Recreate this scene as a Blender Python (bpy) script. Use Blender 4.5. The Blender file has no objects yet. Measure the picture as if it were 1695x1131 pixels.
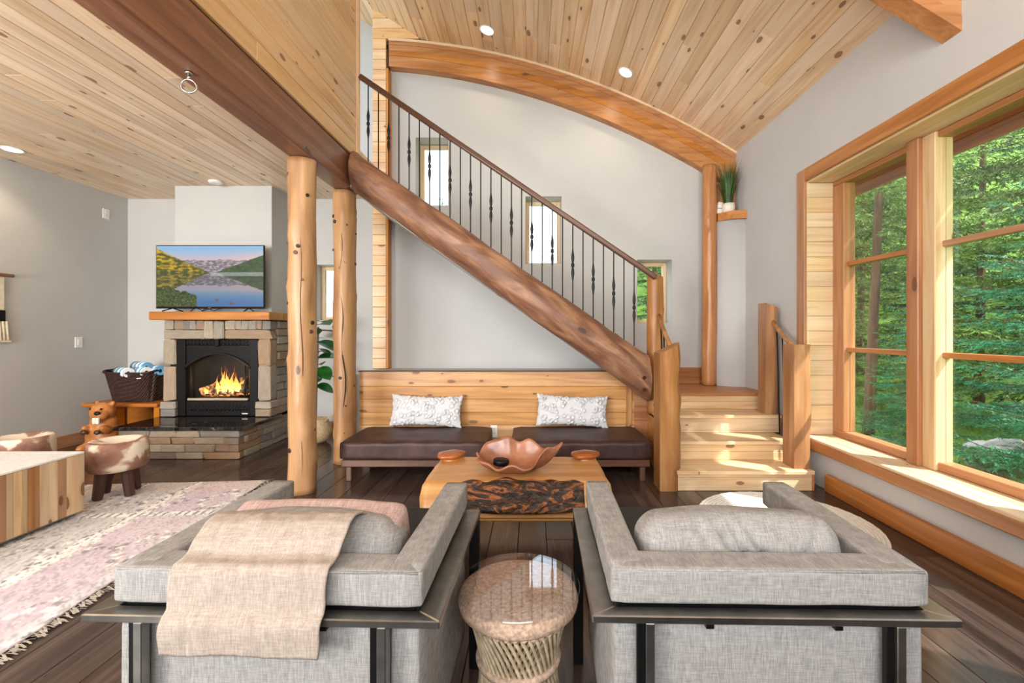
import bpy, bmesh, math, random
import numpy as np
from mathutils import Vector, Matrix, noise as mnoise

random.seed(7); rng = np.random.default_rng(7)
S = bpy.context.scene
C = S.collection
PI = math.pi

# ------------------------------------------------------------------ camera
F, CX, CY, H = 740.0, 880.0, 548.0, 1.40      # focal length and principal point in pixels of 1695x1131, eye height
cam = bpy.data.cameras.new('camera'); cam_o = bpy.data.objects.new('camera', cam); C.objects.link(cam_o)
cam.sensor_width = 36; cam.lens = F/1695*36
cam.shift_x = -(CX-847.5)/1695; cam.shift_y = (CY-565.5)/1695
cam.clip_start = .05; cam.clip_end = 300
cam_o.location = (0, 0, H); cam_o.rotation_euler = (PI/2, 0, 0)
S.camera = cam_o

# ------------------------------------------------------------------ world, sun, fill lights
w = bpy.data.worlds.new('sky'); S.world = w; w.use_nodes = True
bg = w.node_tree.nodes['Background']
bg.inputs[0].default_value = (.80, .89, 1.0, 1); bg.inputs[1].default_value = 2.3

def light(name, kind, loc, rot, energy, color=(1, 1, 1), **k):
    l = bpy.data.lights.new(name, kind); l.energy = energy; l.color = color
    for a, b in k.items(): setattr(l, a, b)
    o = bpy.data.objects.new(name, l); C.objects.link(o); o.location = loc; o.rotation_euler = rot
    return o
sun = light('sun', 'SUN', (8, -4, 10), (0, 0, 0), 6.5, (1, .95, .87), angle=.02)
sun.rotation_euler = Vector((-.53, .33, -.77)).to_track_quat('-Z', 'Y').to_euler()
# added fill lights at invented openings in the rear wall, behind the camera
light('rear_fill', 'AREA', (-.6, -2.45, 3.1), (math.radians(124), 0, 0), 300, (1, .97, .93), shape='RECTANGLE', size=5.2, size_y=2.6)
light('lounge_fill', 'AREA', (-4.3, -2.45, 1.5), (math.radians(118), 0, math.radians(12)), 340, (1, .98, .95), shape='RECTANGLE', size=2.2, size_y=2.0)

S.view_settings.view_transform = 'Standard'; S.view_settings.look = 'None'
S.view_settings.gamma = 1; S.view_settings.use_curve_mapping = False
S.view_settings.exposure = 0.62
S.cycles.use_denoising = True
S.cycles.sample_clamp_indirect = 8

# ------------------------------------------------------------------ materials
def rgb(r, g, b):
    f = lambda c: ((c/255)/12.92 if c/255 <= .04045 else ((c/255+.055)/1.055)**2.4)
    return (f(r), f(g), f(b), 1)

class NT:
    def __init__(s, name):
        s.m = bpy.data.materials.new(name); s.m.use_nodes = True
        s.t = s.m.node_tree; s.n = s.t.nodes; s.b = s.n['Principled BSDF']; s.out = s.n['Material Output']
    def new(s, t, **k):
        n = s.n.new(t)
        for a, b in k.items(): setattr(n, a, b)
        return n
    def ln(s, a, b): s.t.links.new(a, b)
    def val(s, sock, v):
        if isinstance(v, bpy.types.NodeSocket): s.ln(v, sock)
        else: sock.default_value = v
    def math(s, op, a, b=0.0, c=None):
        n = s.new('ShaderNodeMath', operation=op); s.val(n.inputs[0], a); s.val(n.inputs[1], b)
        if c is not None: s.val(n.inputs[2], c)
        return n.outputs[0]
    def mix(s, f, a, b, blend='MIX'):
        n = s.new('ShaderNodeMix', data_type='RGBA', blend_type=blend)
        s.val(n.inputs[0], f); s.val(n.inputs[6], a); s.val(n.inputs[7], b); return n.outputs[2]
    def coords(s, scale=(1, 1, 1), rnd=True):
        tc = s.new('ShaderNodeTexCoord'); v = tc.outputs['Object']
        if rnd:
            oi = s.new('ShaderNodeObjectInfo')
            a = s.new('ShaderNodeVectorMath', operation='SCALE'); a.inputs[0].default_value = (31.7, 17.3, 11.9); s.ln(oi.outputs['Random'], a.inputs['Scale'])
            d = s.new('ShaderNodeVectorMath', operation='ADD'); s.ln(v, d.inputs[0]); s.ln(a.outputs[0], d.inputs[1]); v = d.outputs[0]
        return s.scale(v, scale)
    def scale(s, v, k):
        m = s.new('ShaderNodeVectorMath', operation='MULTIPLY'); s.ln(v, m.inputs[0]); m.inputs[1].default_value = k; return m.outputs[0]
    def noise(s, v, sc=1, det=3, rough=.5, dist=0):
        n = s.new('ShaderNodeTexNoise'); s.ln(v, n.inputs['Vector'])
        n.inputs['Scale'].default_value = sc; n.inputs['Detail'].default_value = det; n.inputs['Roughness'].default_value = rough; n.inputs['Distortion'].default_value = dist
        return n.outputs[0]
    def ramp(s, f, pts, interp='LINEAR'):
        r = s.new('ShaderNodeValToRGB'); s.ln(f, r.inputs[0]); e = r.color_ramp.elements; r.color_ramp.interpolation = interp
        while len(e) < len(pts): e.new(.5)
        for i, (p, c) in enumerate(pts):
            e[i].position = p; e[i].color = c if len(c) == 4 else (*c, 1)
        return r.outputs[0]
    def bump(s, h, strength=.3, dist=.01):
        n = s.new('ShaderNodeBump'); n.inputs['Strength'].default_value = strength; n.inputs['Distance'].default_value = dist
        s.ln(h, n.inputs['Height']); s.ln(n.outputs[0], s.b.inputs['Normal'])
    def fin(s, col=None, rough=.5, metal=0, spec=.5):
        if col is not None: s.val(s.b.inputs['Base Color'], col)
        s.val(s.b.inputs['Roughness'], rough); s.b.inputs['Metallic'].default_value = metal
        s.b.inputs['Specular IOR Level'].default_value = spec
        return s.m

M = {}
def plain(name, col, rough=.5, metal=0, spec=.5, var=.06, vs=30):
    n = NT(name); v = n.coords(); f = n.noise(v, vs, 3)
    d = tuple(max(0, c*(1-var*2.2)) for c in col[:3]) + (1,)
    u = tuple(min(1, c*(1+var)) for c in col[:3]) + (1,)
    M[name] = n.fin(n.ramp(f, [(.3, d), (.7, u)]), rough, metal, spec); return M[name]

def wood(name, light_c, mid_c, dark_c, knot=.5, rough=.42, tint=.18, grain=1.0, knot_c=rgb(104, 62, 36), streak=.35, gx=1.0, flat=False):
    """pine and timber: the grain runs along the object's own X axis"""
    n = NT(name); v = n.coords()
    g = n.noise(n.scale(v, (.9*gx, 14*grain, 14*grain)), 1, 4, .55, .8)
    f = n.noise(n.scale(v, (3*gx, 95*grain, 95*grain)), 1, 3, .6, .2)
    col = n.ramp(g, [(.25, light_c), (.5, mid_c), (.78, dark_c)])
    col = n.mix(n.math('MULTIPLY', f, streak), col, dark_c)
    oi = n.new('ShaderNodeObjectInfo')
    hs = n.new('ShaderNodeHueSaturation'); n.ln(col, hs.inputs['Color'])
    n.ln(n.math('MULTIPLY_ADD', oi.outputs['Random'], tint, 1-tint*.55), hs.inputs['Value'])
    rs = n.math('FRACT', n.math('MULTIPLY', oi.outputs['Random'], 7.31))
    n.ln(n.math('MULTIPLY_ADD', rs, .22, .88), hs.inputs['Saturation'])
    col = hs.outputs[0]
    if knot > 0:
        wob = n.noise(v, 9, 2)
        vo = n.new('ShaderNodeTexVoronoi'); n.ln(n.scale(v, (2.6, 6.0, 6.0)), vo.inputs['Vector']); vo.inputs['Scale'].default_value = 1
        if flat: vo.voronoi_dimensions = '2D'
        sep = n.new('ShaderNodeSeparateColor'); n.ln(vo.outputs['Color'], sep.inputs[0])
        rad = n.math('MULTIPLY', n.math('MAXIMUM', n.math('SUBTRACT', sep.outputs[0], 1-knot), 0.0), (.13 if flat else .15)/max(knot, .1))
        rad = n.math('MULTIPLY', rad, n.math('MULTIPLY_ADD', wob, 1.2, .4))
        m1 = n.math('GREATER_THAN', n.math('DIVIDE', rad, n.math('ADD', vo.outputs['Distance'], .0001)), 1.0)
        soft = n.math('MINIMUM', n.math('DIVIDE', rad, n.math('ADD', vo.outputs['Distance'], .001)), 1.0)
        col = n.mix(n.math('MULTIPLY', n.math('POWER', soft, 2.0), .45), col, dark_c)
        col = n.mix(n.math('MULTIPLY', m1, .75), col, knot_c)
    n.bump(g, .5 if name.startswith('log') else .12, .012 if name.startswith('log') else .004)
    M[name] = n.fin(col, rough); return M[name]

wood('ceiling_pine', rgb(242, 220, 190), rgb(230, 202, 168), rgb(198, 158, 118), .5, .4, .26, flat=True)
wood('lounge_pine', rgb(240, 222, 198), rgb(228, 204, 174), rgb(192, 158, 124), .5, .38, .26, flat=True)
wood('loft_pine', rgb(242, 214, 176), rgb(232, 196, 152), rgb(206, 160, 114), .32, .4, .16, flat=True)
wood('panel_pine', rgb(226, 180, 122), rgb(206, 154, 96), rgb(156, 106, 62), .5, .4, .36, flat=True)
wood('pale_pine', rgb(236, 216, 184), rgb(226, 198, 158), rgb(192, 150, 106), .28, .45, .12, flat=True)
wood('orange_beam', rgb(216, 156, 92), rgb(192, 126, 64), rgb(142, 84, 38), .4, .32, .12)
wood('dark_beam', rgb(172, 124, 98), rgb(142, 96, 72), rgb(96, 62, 48), .4, .4, .08, knot_c=rgb(60, 34, 24), streak=.55)
wood('trim_wood', rgb(202, 152, 104), rgb(180, 122, 76), rgb(140, 90, 54), .4, .38, .14)
wood('log_pine', rgb(212, 166, 108), rgb(190, 138, 80), rgb(138, 90, 50), .6, .4, .1, .5, knot_c=rgb(62, 36, 22), streak=.5)
wood('log_red', rgb(206, 154, 112), rgb(150, 100, 70), rgb(84, 52, 38), .5, .5, .05, .6, knot_c=rgb(56, 32, 22), streak=.6, gx=2.6)
wood('slab_wood', rgb(218, 168, 112), rgb(180, 124, 70), rgb(122, 74, 40), .4, .4, .2, .5, streak=.5)
wood('table_slab', rgb(220, 172, 108), rgb(200, 144, 78), rgb(154, 98, 48), .4, .3, .1, .7)
wood('walnut', rgb(128, 94, 76), rgb(104, 72, 56), rgb(70, 46, 36), .1, .4, .1)
wood('dark_stool_wood', rgb(104, 66, 48), rgb(82, 50, 36), rgb(52, 32, 22), .1, .45, .2)
wood('handrail_wood', rgb(122, 84, 62), rgb(98, 65, 47), rgb(68, 44, 33), .0, .35, .05)
wood('bowl_wood', rgb(196, 126, 80), rgb(164, 96, 58), rgb(110, 60, 34), .1, .25, .05, .35, gx=4)
wood('carved_wood', rgb(214, 144, 66), rgb(190, 116, 48), rgb(140, 80, 32), .2, .4, .1, .5)
wood('soffit_wood', rgb(206, 132, 82), rgb(190, 112, 66), rgb(150, 84, 48), .2, .45, .15)
wood('block_board', rgb(238, 220, 188), rgb(222, 194, 152), rgb(172, 124, 82), .3, .5, .5, .8, flat=True)
wood('strip_brown', rgb(204, 160, 116), rgb(178, 130, 86), rgb(132, 88, 54), .3, .5, .3, .8, flat=True)
wood('floor_plank', rgb(104, 88, 80), rgb(78, 63, 56), rgb(46, 35, 31),   .15, .2, .5, 1.0, knot_c=rgb(34, 24, 20), streak=.5, flat=True)
wood('fire_log_wood', rgb(150, 130, 110), rgb(92, 72, 58), rgb(36, 26, 22), .4, .8, .3)
wood('bark', rgb(156, 124, 98), rgb(118, 90, 70), rgb(74, 54, 42), .2, .9, .2, .6)

def plaster():
    n = NT('plaster'); v = n.coords(rnd=False)
    a = n.noise(v, 1.1, 4, .6); b = n.noise(v, 14, 3)
    n.bump(n.math('ADD', n.math('MULTIPLY', a, 2.0), n.math('MULTIPLY', b, .3)), .25, .012)
    M['plaster'] = n.fin(n.ramp(a, [(.3, rgb(190, 190, 190)), (.7, rgb(199, 198, 197))]), .85, 0, .25)
plaster()
plain('white_plastic', rgb(238, 238, 236), .35, var=.01)
plain('black_metal', rgb(26, 26, 27), .4, .6)
plain('black_iron', rgb(30, 30, 31), .45, .4)
plain('firebox_dark', rgb(22, 21, 20), .8)
plain('bronze_steel', rgb(150, 148, 143), .28, .95, var=.12, vs=12)
plain('gap_dark', rgb(20, 18, 16), .9)
plain('backing_wood', rgb(92, 60, 36), .8)
plain('wicker_dark', rgb(58, 34, 26), .55, var=.35, vs=45)
plain('chrome', rgb(210, 210, 212), .15, 1)
plain('cream_ceramic', rgb(232, 226, 214), .35, var=.03)
plain('wicker_tan', rgb(204, 178, 136), .7, var=.15, vs=60)
plain('leaf_green', rgb(38, 96, 36), .35, var=.25, vs=9)
plain('grass_blade', rgb(62, 98, 44), .5, var=.3, vs=9)
plain('soil', rgb(58, 42, 32), .9)
plain('cane', rgb(196, 176, 146), .55, var=.2, vs=25)
plain('rope', rgb(200, 170, 148), .8, var=.2, vs=80)
plain('cream_cotton', rgb(232, 220, 196), .9, var=.05)
plain('rug_white', rgb(232, 229, 222), .9, var=.05, vs=50)
plain('rock_grey', rgb(190, 186, 182), .9, var=.15, vs=6)
plain('teeth_white', rgb(236, 232, 220), .4)
plain('pillow_white', rgb(208, 209, 213), .85, var=.01)
plain('spruce_needle', rgb(84, 158, 112), .55, var=.28, vs=2.2)
plain('pine_needle', rgb(128, 156, 72), .6, var=.35, vs=1.2)
plain('deep_needle', rgb(84, 124, 68), .6, var=.35, vs=1.2)

def linen(name, a, b, k=1.0):
    n = NT(name); v = n.coords()
    h1 = n.noise(n.scale(v, (26*k, 26*k, 330*k)), 1, 3, .6); h2 = n.noise(n.scale(v, (330*k, 330*k, 26*k)), 1, 3, .6); h3 = n.noise(n.scale(v, (330*k, 30*k, 30*k)), 1, 2, .6)
    s = n.math('MULTIPLY', n.math('ADD', n.math('ADD', h1, h2), h3), .3333)
    n.bump(s, .25, .003)
    M[name] = n.fin(n.ramp(s, [(.38, a), (.62, b)]), .9, 0, .2)
linen('linen_grey', rgb(128, 126, 125), rgb(172, 169, 166))
linen('throw_linen', rgb(150, 136, 126), rgb(186, 173, 162))
linen('pink_velvet', rgb(150, 120, 114), rgb(190, 166, 158))

def leather():
    n = NT('brown_suede'); v = n.coords(); a = n.noise(v, 5, 4, .6, 1)
    n.bump(n.noise(v, 60, 2), .1, .002)
    M['brown_suede'] = n.fin(n.ramp(a, [(.3, rgb(50, 32, 30)), (.75, rgb(84, 58, 54))]), .5, 0, .4)
leather()

def hide():
    n = NT('cowhide'); v = n.coords(); a = n.noise(v, 4.2, 3, .5, .4)
    col = n.ramp(a, [(.46, rgb(228, 214, 196)), (.52, rgb(160, 122, 106)), (.7, rgb(112, 76, 64))])
    n.bump(n.noise(n.scale(v, (40, 40, 200)), 1, 2), .3, .004)
    M['cowhide'] = n.fin(col, .8, 0, .2)
hide()

def granite():
    n = NT('black_granite'); v = n.coords(); a = n.noise(v, 16, 6, .75, 1)
    M['black_granite'] = n.fin(n.ramp(a, [(.42, rgb(18, 18, 20)), (.58, rgb(50, 46, 44)), (.72, rgb(140, 130, 120))]), .08)
granite()

def stone():
    n = NT('ledge_stone'); v = n.coords(); a = n.noise(v, 4, 5, .65, .3); oi = n.new('ShaderNodeObjectInfo')
    c = n.ramp(oi.outputs['Random'], [(0, rgb(206, 190, 168)), (.3, rgb(178, 164, 148)), (.5, rgb(190, 152, 118)), (.62, rgb(152, 148, 146)), (.8, rgb(218, 204, 182)), (1, rgb(168, 132, 104))])
    c = n.mix(n.math('MULTIPLY', a, .6), c, rgb(92, 82, 74))
    n.bump(n.noise(v, 9, 5, .7), .6, .03)
    M['ledge_stone'] = n.fin(c, .85, 0, .3)
stone()

def white_top():
    n = NT('white_terrazzo'); v = n.coords(); a = n.noise(v, 40, 4, .7)
    M['white_terrazzo'] = n.fin(n.ramp(a, [(.35, rgb(226, 226, 229)), (.55, rgb(246, 246, 247))]), .35)
white_top()

def glass(name, tint=(1, 1, 1, 1), strength=1.0):
    n = NT(name); n.n.remove(n.b)
    tr = n.new('ShaderNodeBsdfTransparent'); tr.inputs[0].default_value = tint
    gl = n.new('ShaderNodeBsdfGlossy'); gl.inputs['Roughness'].default_value = 0.0
    lw_ = n.new('ShaderNodeLayerWeight'); fr = n.math('MULTIPLY_ADD', n.math('POWER', lw_.outputs['Facing'], 5.0), .9, .04)
    mx = n.new('ShaderNodeMixShader'); n.ln(n.math('MULTIPLY', fr, strength), mx.inputs[0]); n.ln(tr.outputs[0], mx.inputs[1]); n.ln(gl.outputs[0], mx.inputs[2])
    n.ln(mx.outputs[0], n.out.inputs[0]); M[name] = n.m
glass('window_glass', (.98, .99, .985, 1), .6); glass('fire_glass', (.85, .85, .85, 1), .7); glass('table_glass', (.96, .97, .99, 1), 1.8)

def emit(name, col, st):
    n = NT(name); n.n.remove(n.b); e = n.new('ShaderNodeEmission'); e.inputs[0].default_value = col; e.inputs[1].default_value = st
    n.ln(e.outputs[0], n.out.inputs[0]); M[name] = n.m
emit('lamp_glow', (1, .86, .66, 1), 14)
def flame_mat():
    n = NT('flame'); n.n.remove(n.b); tc = n.new('ShaderNodeTexCoord'); sp = n.new('ShaderNodeSeparateXYZ'); n.ln(tc.outputs['Generated'], sp.inputs[0])
    e = n.new('ShaderNodeEmission'); n.ln(n.ramp(sp.outputs[2], [(0, (1, .62, .2, 1)), (.45, (1, .42, .07, 1)), (1, (.9, .13, .01, 1))]), e.inputs[0]); e.inputs[1].default_value = 2.4
    tr = n.new('ShaderNodeBsdfTransparent'); mx = n.new('ShaderNodeMixShader')
    n.ln(n.ramp(sp.outputs[2], [(.3, (.1, .1, .1, 1)), (1, (.7, .7, .7, 1))]), mx.inputs[0]); n.ln(e.outputs[0], mx.inputs[1]); n.ln(tr.outputs[0], mx.inputs[2])
    n.ln(mx.outputs[0], n.out.inputs[0]); M['flame'] = n.m
flame_mat()
def ember():
    n = NT('ember'); v = n.coords(); a = n.noise(v, 22, 4, .7)
    n.fin(n.ramp(a, [(.4, rgb(60, 48, 42)), (.7, rgb(170, 150, 130))]), .9)
    n.ln(n.ramp(a, [(.5, (0, 0, 0, 1)), (.62, (1, .3, .05, 1))]), n.b.inputs['Emission Color']); n.b.inputs['Emission Strength'].default_value = 1.6; M['ember'] = n.m
ember()
def vcol(name, emission=0, rough=.9):
    n = NT(name); a = n.new('ShaderNodeVertexColor'); a.layer_name = 'col'
    if emission:
        n.val(n.b.inputs['Base Color'], (0.01, .01, .01, 1)); n.b.inputs['Roughness'].default_value = .2
        n.ln(a.outputs[0], n.b.inputs['Emission Color']); n.b.inputs['Emission Strength'].default_value = emission
    else: n.fin(a.outputs[0], rough, 0, .2)
    M[name] = n.m; return n
vcol('tv_picture', .62)
nk = vcol('kilim'); vv = nk.coords(rnd=False); nk.bump(nk.noise(nk.scale(vv, (300, 60, 60)), 1, 2), .4, .004)
def burl():
    n = NT('dark_burl'); v = n.coords(); a = n.noise(n.scale(v, (6, 12, 14)), 1, 5, .6, 2.2)
    n.bump(a, .8, .03)
    M['dark_burl'] = n.fin(n.ramp(a, [(.40, rgb(24, 16, 12)), (.52, rgb(58, 34, 22)), (.60, rgb(168, 98, 48)), (.68, rgb(40, 24, 16))]), .28)
burl()
def towel():
    n = NT('towel_stripe'); v = n.coords(rnd=False); sp = n.new('ShaderNodeSeparateXYZ'); n.ln(v, sp.inputs[0])
    f = n.math('GREATER_THAN', n.math('FRACT', n.math('MULTIPLY', sp.outputs[0], 9.0)), .5)
    M['towel_stripe'] = n.fin(n.mix(f, rgb(240, 243, 246), rgb(112, 172, 210)), .95, 0, .1)
towel()
def ground_mat():
    n = NT('meadow'); v = n.coords(rnd=False); a = n.noise(v, .9, 5, .6); b = n.noise(v, 14, 4, .7)
    c = n.ramp(a, [(.3, rgb(84, 118, 46)), (.6, rgb(132, 166, 70)), (.8, rgb(150, 150, 84))])
    n.bump(b, .8, .06); M['meadow'] = n.fin(n.mix(n.math('MULTIPLY', b, .5), c, rgb(60, 84, 34)), .95, 0, .1)
ground_mat()

# ------------------------------------------------------------------ builders
def link(name, me, mat=None, parent=None, mw=None):
    """one mesh object; its matrix is given in world space"""
    o = bpy.data.objects.new(name, me); C.objects.link(o)
    if mat and not me.materials: me.materials.append(M[mat])
    if mw is not None: o.matrix_basis = mw
    if parent is not None:
        o.parent = parent
        p = parent; inv = Matrix.Identity(4)
        while p is not None:
            inv = inv @ p.matrix_basis.inverted() if p.parent is None else (inv @ p.matrix_basis.inverted() @ p.matrix_parent_inverse.inverted())
            p = p.parent
        o.matrix_parent_inverse = inv
    return o
def tag(o, label=None, cat=None, group=None, kind=None):
    for k, v in (('label', label), ('category', cat), ('group', group), ('kind', kind)):
        if v: o[k] = v
    return o
def thing(name, label, cat, loc=(0, 0, 0), group=None, kind=None):
    o = bpy.data.objects.new(name, None); C.objects.link(o); o.location = loc; o.empty_display_size = .1
    o.matrix_basis = Matrix.Translation(loc)
    return tag(o, label, cat, group, kind)
def mesh(name, v, f, smooth=False):
    me = bpy.data.meshes.new(name); me.from_pydata([tuple(map(float, a)) for a in v], [], f); me.update()
    if smooth: me.shade_smooth()
    return me
def from_bm(name, bm, smooth=False):
    bmesh.ops.recalc_face_normals(bm, faces=bm.faces)
    me = bpy.data.meshes.new(name); bm.to_mesh(me); bm.free()
    if smooth: me.shade_smooth()
    return me
def frame(o, u, v, n):
    m = Matrix.Identity(4)
    for i, a in enumerate((u, v, n)):
        a = Vector(a).normalized()
        for j in range(3): m[j][i] = a[j]
    m.translation = Vector(o); return m
_pc = {}
def plank(name, parent, mat, o, u, v, n, L, W, T, inset=.004):
    """board: length L along u, width W along v, proud by T along n with chamfered edges; o is its back centre"""
    key = (round(L, 3), round(W, 3), round(T, 3), inset, mat)
    if key not in _pc:
        a, b, i = L/2, W/2, inset; e = min(i, .003)
        vs = [(-a, -b, 0), (a, -b, 0), (a, b, 0), (-a, b, 0), (-a, -b, T-i), (a, -b, T-i), (a, b, T-i), (-a, b, T-i), (-a+e, -b+i, T), (a-e, -b+i, T), (a-e, b-i, T), (-a+e, b-i, T)]
        fs = [(3, 2, 1, 0)] + [(k, (k+1) % 4, (k+1) % 4+4, k+4) for k in range(4)] + [(k+4, (k+1) % 4+4, (k+1) % 4+8, k+8) for k in range(4)] + [(8, 9, 10, 11)]
        _pc[key] = mesh('board', vs, fs); _pc[key].materials.append(M[mat])
    return link(name, _pc[key], None, parent, frame(o, u, v, n))
AX = {'x': ((1, 0, 0), (0, 1, 0), (0, 0, 1)), 'y': ((0, 1, 0), (0, 0, 1), (1, 0, 0)), 'z': ((0, 0, 1), (1, 0, 0), (0, 1, 0))}
def box(name, lo, hi, mat, parent=None, axis='x', bev=.006, seg=1, smooth=False):
    """bevelled box; the grain follows axis"""
    lo, hi = Vector(lo), Vector(hi); c = (lo+hi)/2; d = hi-lo
    i = 'xyz'.index(axis); dims = [abs(d[(i+k) % 3]) for k in range(3)]
    bm = bmesh.new(); bmesh.ops.create_cube(bm, size=1); bmesh.ops.scale(bm, vec=dims, verts=bm.verts)
    b = min(bev, min(dims)*.45)
    if b > 0: bmesh.ops.bevel(bm, geom=bm.edges[:], offset=b, segments=seg, affect='EDGES', profile=.5)
    u, v, n = AX[axis]
    return link(name, from_bm(name, bm, smooth), mat, parent, frame(c, u, v, n))
def boxes(name, lst, mat, parent=None):
    """several plain boxes of ONE piece of the setting, joined"""
    V, Fc = [], []
    for lo, hi in lst:
        k = len(V); V += [(x, y, z) for z in (lo[2], hi[2]) for y in (lo[1], hi[1]) for x in (lo[0], hi[0])]
        Fc += [tuple(k+i for i in q) for q in ((0, 2, 3, 1), (4, 5, 7, 6), (0, 1, 5, 4), (2, 6, 7, 3), (0, 4, 6, 2), (1, 3, 7, 5))]
    return link(name, mesh(name, V, Fc), mat, parent)
def cyl_between(name, p0, p1, r0, r1=None, mat=None, parent=None, seg=12, smooth=True):
    p0, p1 = Vector(p0), Vector(p1); r1 = r0 if r1 is None else r1; L = (p1-p0).length
    bm = bmesh.new(); bmesh.ops.create_cone(bm, cap_ends=True, segments=seg, radius1=r0, radius2=r1, depth=L)
    bmesh.ops.rotate(bm, matrix=Matrix.Rotation(PI/2, 3, 'Y'), verts=bm.verts)
    u = (p1-p0).normalized(); v = u.orthogonal().normalized(); me = from_bm(name, bm)
    for p in me.polygons: p.use_smooth = smooth and len(p.vertices) == 4
    return link(name, me, mat, parent, frame((p0+p1)/2, u, v, u.cross(v)))
def tube(name, pts, r, mat=None, parent=None, seg=8, closed=False, mw=None):
    pts = [Vector(p) for p in pts]; n = len(pts); rs = r if hasattr(r, '__len__') else [r]*n
    V, Fc = [], []; nv = None
    for i, p in enumerate(pts):
        t = (pts[(i+1) % n]-pts[i-1]) if closed else (pts[min(i+1, n-1)]-pts[max(i-1, 0)])
        t.normalize()
        nv = t.orthogonal() if nv is None else (nv - t*nv.dot(t)); nv.normalize(); b = t.cross(nv)
        V += [p + (nv*math.cos(2*PI*k/seg)+b*math.sin(2*PI*k/seg))*rs[i] for k in range(seg)]
    for i in range(n if closed else n-1):
        j = (i+1) % n
        Fc += [(i*seg+k, i*seg+(k+1) % seg, j*seg+(k+1) % seg, j*seg+k) for k in range(seg)]
    if not closed: Fc += [tuple(range(seg))[::-1], tuple((n-1)*seg+k for k in range(seg))]
    return link(name, mesh(name, V, Fc, True), mat, parent, mw)
def lathe(name, prof, mat=None, parent=None, seg=32, mw=None, wob=None):
    V, Fc = [], []
    for i, (r, z) in enumerate(prof):
        for k in range(seg):
            a = 2*PI*k/seg; f = wob(a, i) if wob else 1
            V.append((r*f*math.cos(a), r*f*math.sin(a), z))
    for i in range(len(prof)-1):
        Fc += [(i*seg+k, i*seg+(k+1) % seg, (i+1)*seg+(k+1) % seg, (i+1)*seg+k) for k in range(seg)]
    Fc += [tuple(range(seg))[::-1], tuple((len(prof)-1)*seg+k for k in range(seg))]
    me = mesh(name, V, Fc, True); o = link(name, me, mat, parent, mw)
    return o
def log(name, p0, p1, r0, r1, mat, parent=None, seed=0, amp=.05, nr=44, ns=28, knots=8, bow=.0):
    """peeled log with swells and branch stubs, grain along its own X"""
    p0, p1 = Vector(p0), Vector(p1); L = (p1-p0).length; rr = random.Random(seed); V = []; Fc = []
    kn = [(rr.uniform(.05, .95)*L, rr.uniform(0, 2*PI), rr.uniform(.03, .06)) for _ in range(knots)]
    for i in range(nr+1):
        t = i/nr; x = t*L; r = r0+(r1-r0)*t; bx = bow*math.sin(PI*t)
        for k in range(ns):
            a = 2*PI*k/ns
            d = mnoise.noise(Vector((x*1.6+seed*7, math.cos(a)*.9, math.sin(a)*.9)))*amp*1.3 + mnoise.noise(Vector((x*5+seed*3, math.cos(a)*2, math.sin(a)*2)))*amp*.4
            b = 0
            for kx, ka, kr in kn:
                da = (a-ka+PI) % (2*PI)-PI
                b += kr*.32*math.exp(-((x-kx)/(kr*.9))**2-(da*r/(kr*.75))**2)
            q = r*(1+d)+b
            V.append((x-L/2, q*math.cos(a)+bx, q*math.sin(a)))
    for i in range(nr):
        Fc += [(i*ns+k, i*ns+(k+1) % ns, (i+1)*ns+(k+1) % ns, (i+1)*ns+k) for k in range(ns)]
    Fc += [tuple(range(ns))[::-1], tuple(nr*ns+k for k in range(ns))]
    me = mesh(name, V, Fc); me.polygons.foreach_set('use_smooth', [len(p.vertices) == 4 for p in me.polygons])
    u = (p1-p0).normalized(); v = Vector((0, 1, 0)) if abs(u.y) < .9 else Vector((1, 0, 0)); v = (v-u*v.dot(u)).normalized()
    return link(name, me, mat, parent, frame((p0+p1)/2, u, v, u.cross(v)))
def pad(name, size, mat, parent=None, mw=None, bev=.03, seg=3, puff=0, seed=0, cuts=10, folds=()):
    """soft upholstered block; puff swells its broad faces, a little noise makes it lived-in"""
    bm = bmesh.new(); bmesh.ops.create_cube(bm, size=1)
    bmesh.ops.subdivide_edges(bm, edges=bm.edges[:], cuts=cuts, use_grid_fill=True)
    sx, sy, sz = size
    for q in bm.verts:
        x, y, z = q.co*2
        r = bev; hx, hy, hz = sx/2, sy/2, sz/2
        p = Vector((x*hx, y*hy, z*hz)); c = Vector((max(-hx+r, min(hx-r, p.x)), max(-hy+r, min(hy-r, p.y)), max(-hz+r, min(hz-r, p.z))))
        d = p-c
        if d.length > 1e-6: p = c+d.normalized()*min(r, d.length) if d.length > r else p
        if puff:
            p.z += math.copysign(1, z)*abs(z)*puff*(1-x*x)*(1-y*y) if abs(z) > .01 else 0
        nz = mnoise.noise_vector(p*6+Vector((seed*3.1, seed, 0)))*.008*(1 if puff else .25)
        q.co = p+nz
        for fx, fz, fs, fd in folds:      # pulled creases in the cover
            e = math.exp(-((p.x-fx-fs*(p.z-fz))/.011)**2)*math.exp(-((p.z-fz)/.085)**2)
            if p.y < .02: q.co += Vector((0, fd*e, -fd*.6*e*(p.z > .1)))
    return link(name, from_bm(name, bm, True), mat, parent, mw)
def tile_wall(rng_u, rng_v, holes):
    """rectangles covering a wall, leaving the holes open"""
    us = sorted({*rng_u, *[h[0] for h in holes], *[h[1] for h in holes]}); vs = sorted({*rng_v, *[h[2] for h in holes], *[h[3] for h in holes]})
    out = []
    for a, b in zip(us, us[1:]):
        for c, d in zip(vs, vs[1:]):
            if not any(h[0]-1e-6 <= a and b <= h[1]+1e-6 and h[2]-1e-6 <= c and d <= h[3]+1e-6 for h in holes): out.append((a, b, c, d))
    return out
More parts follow.
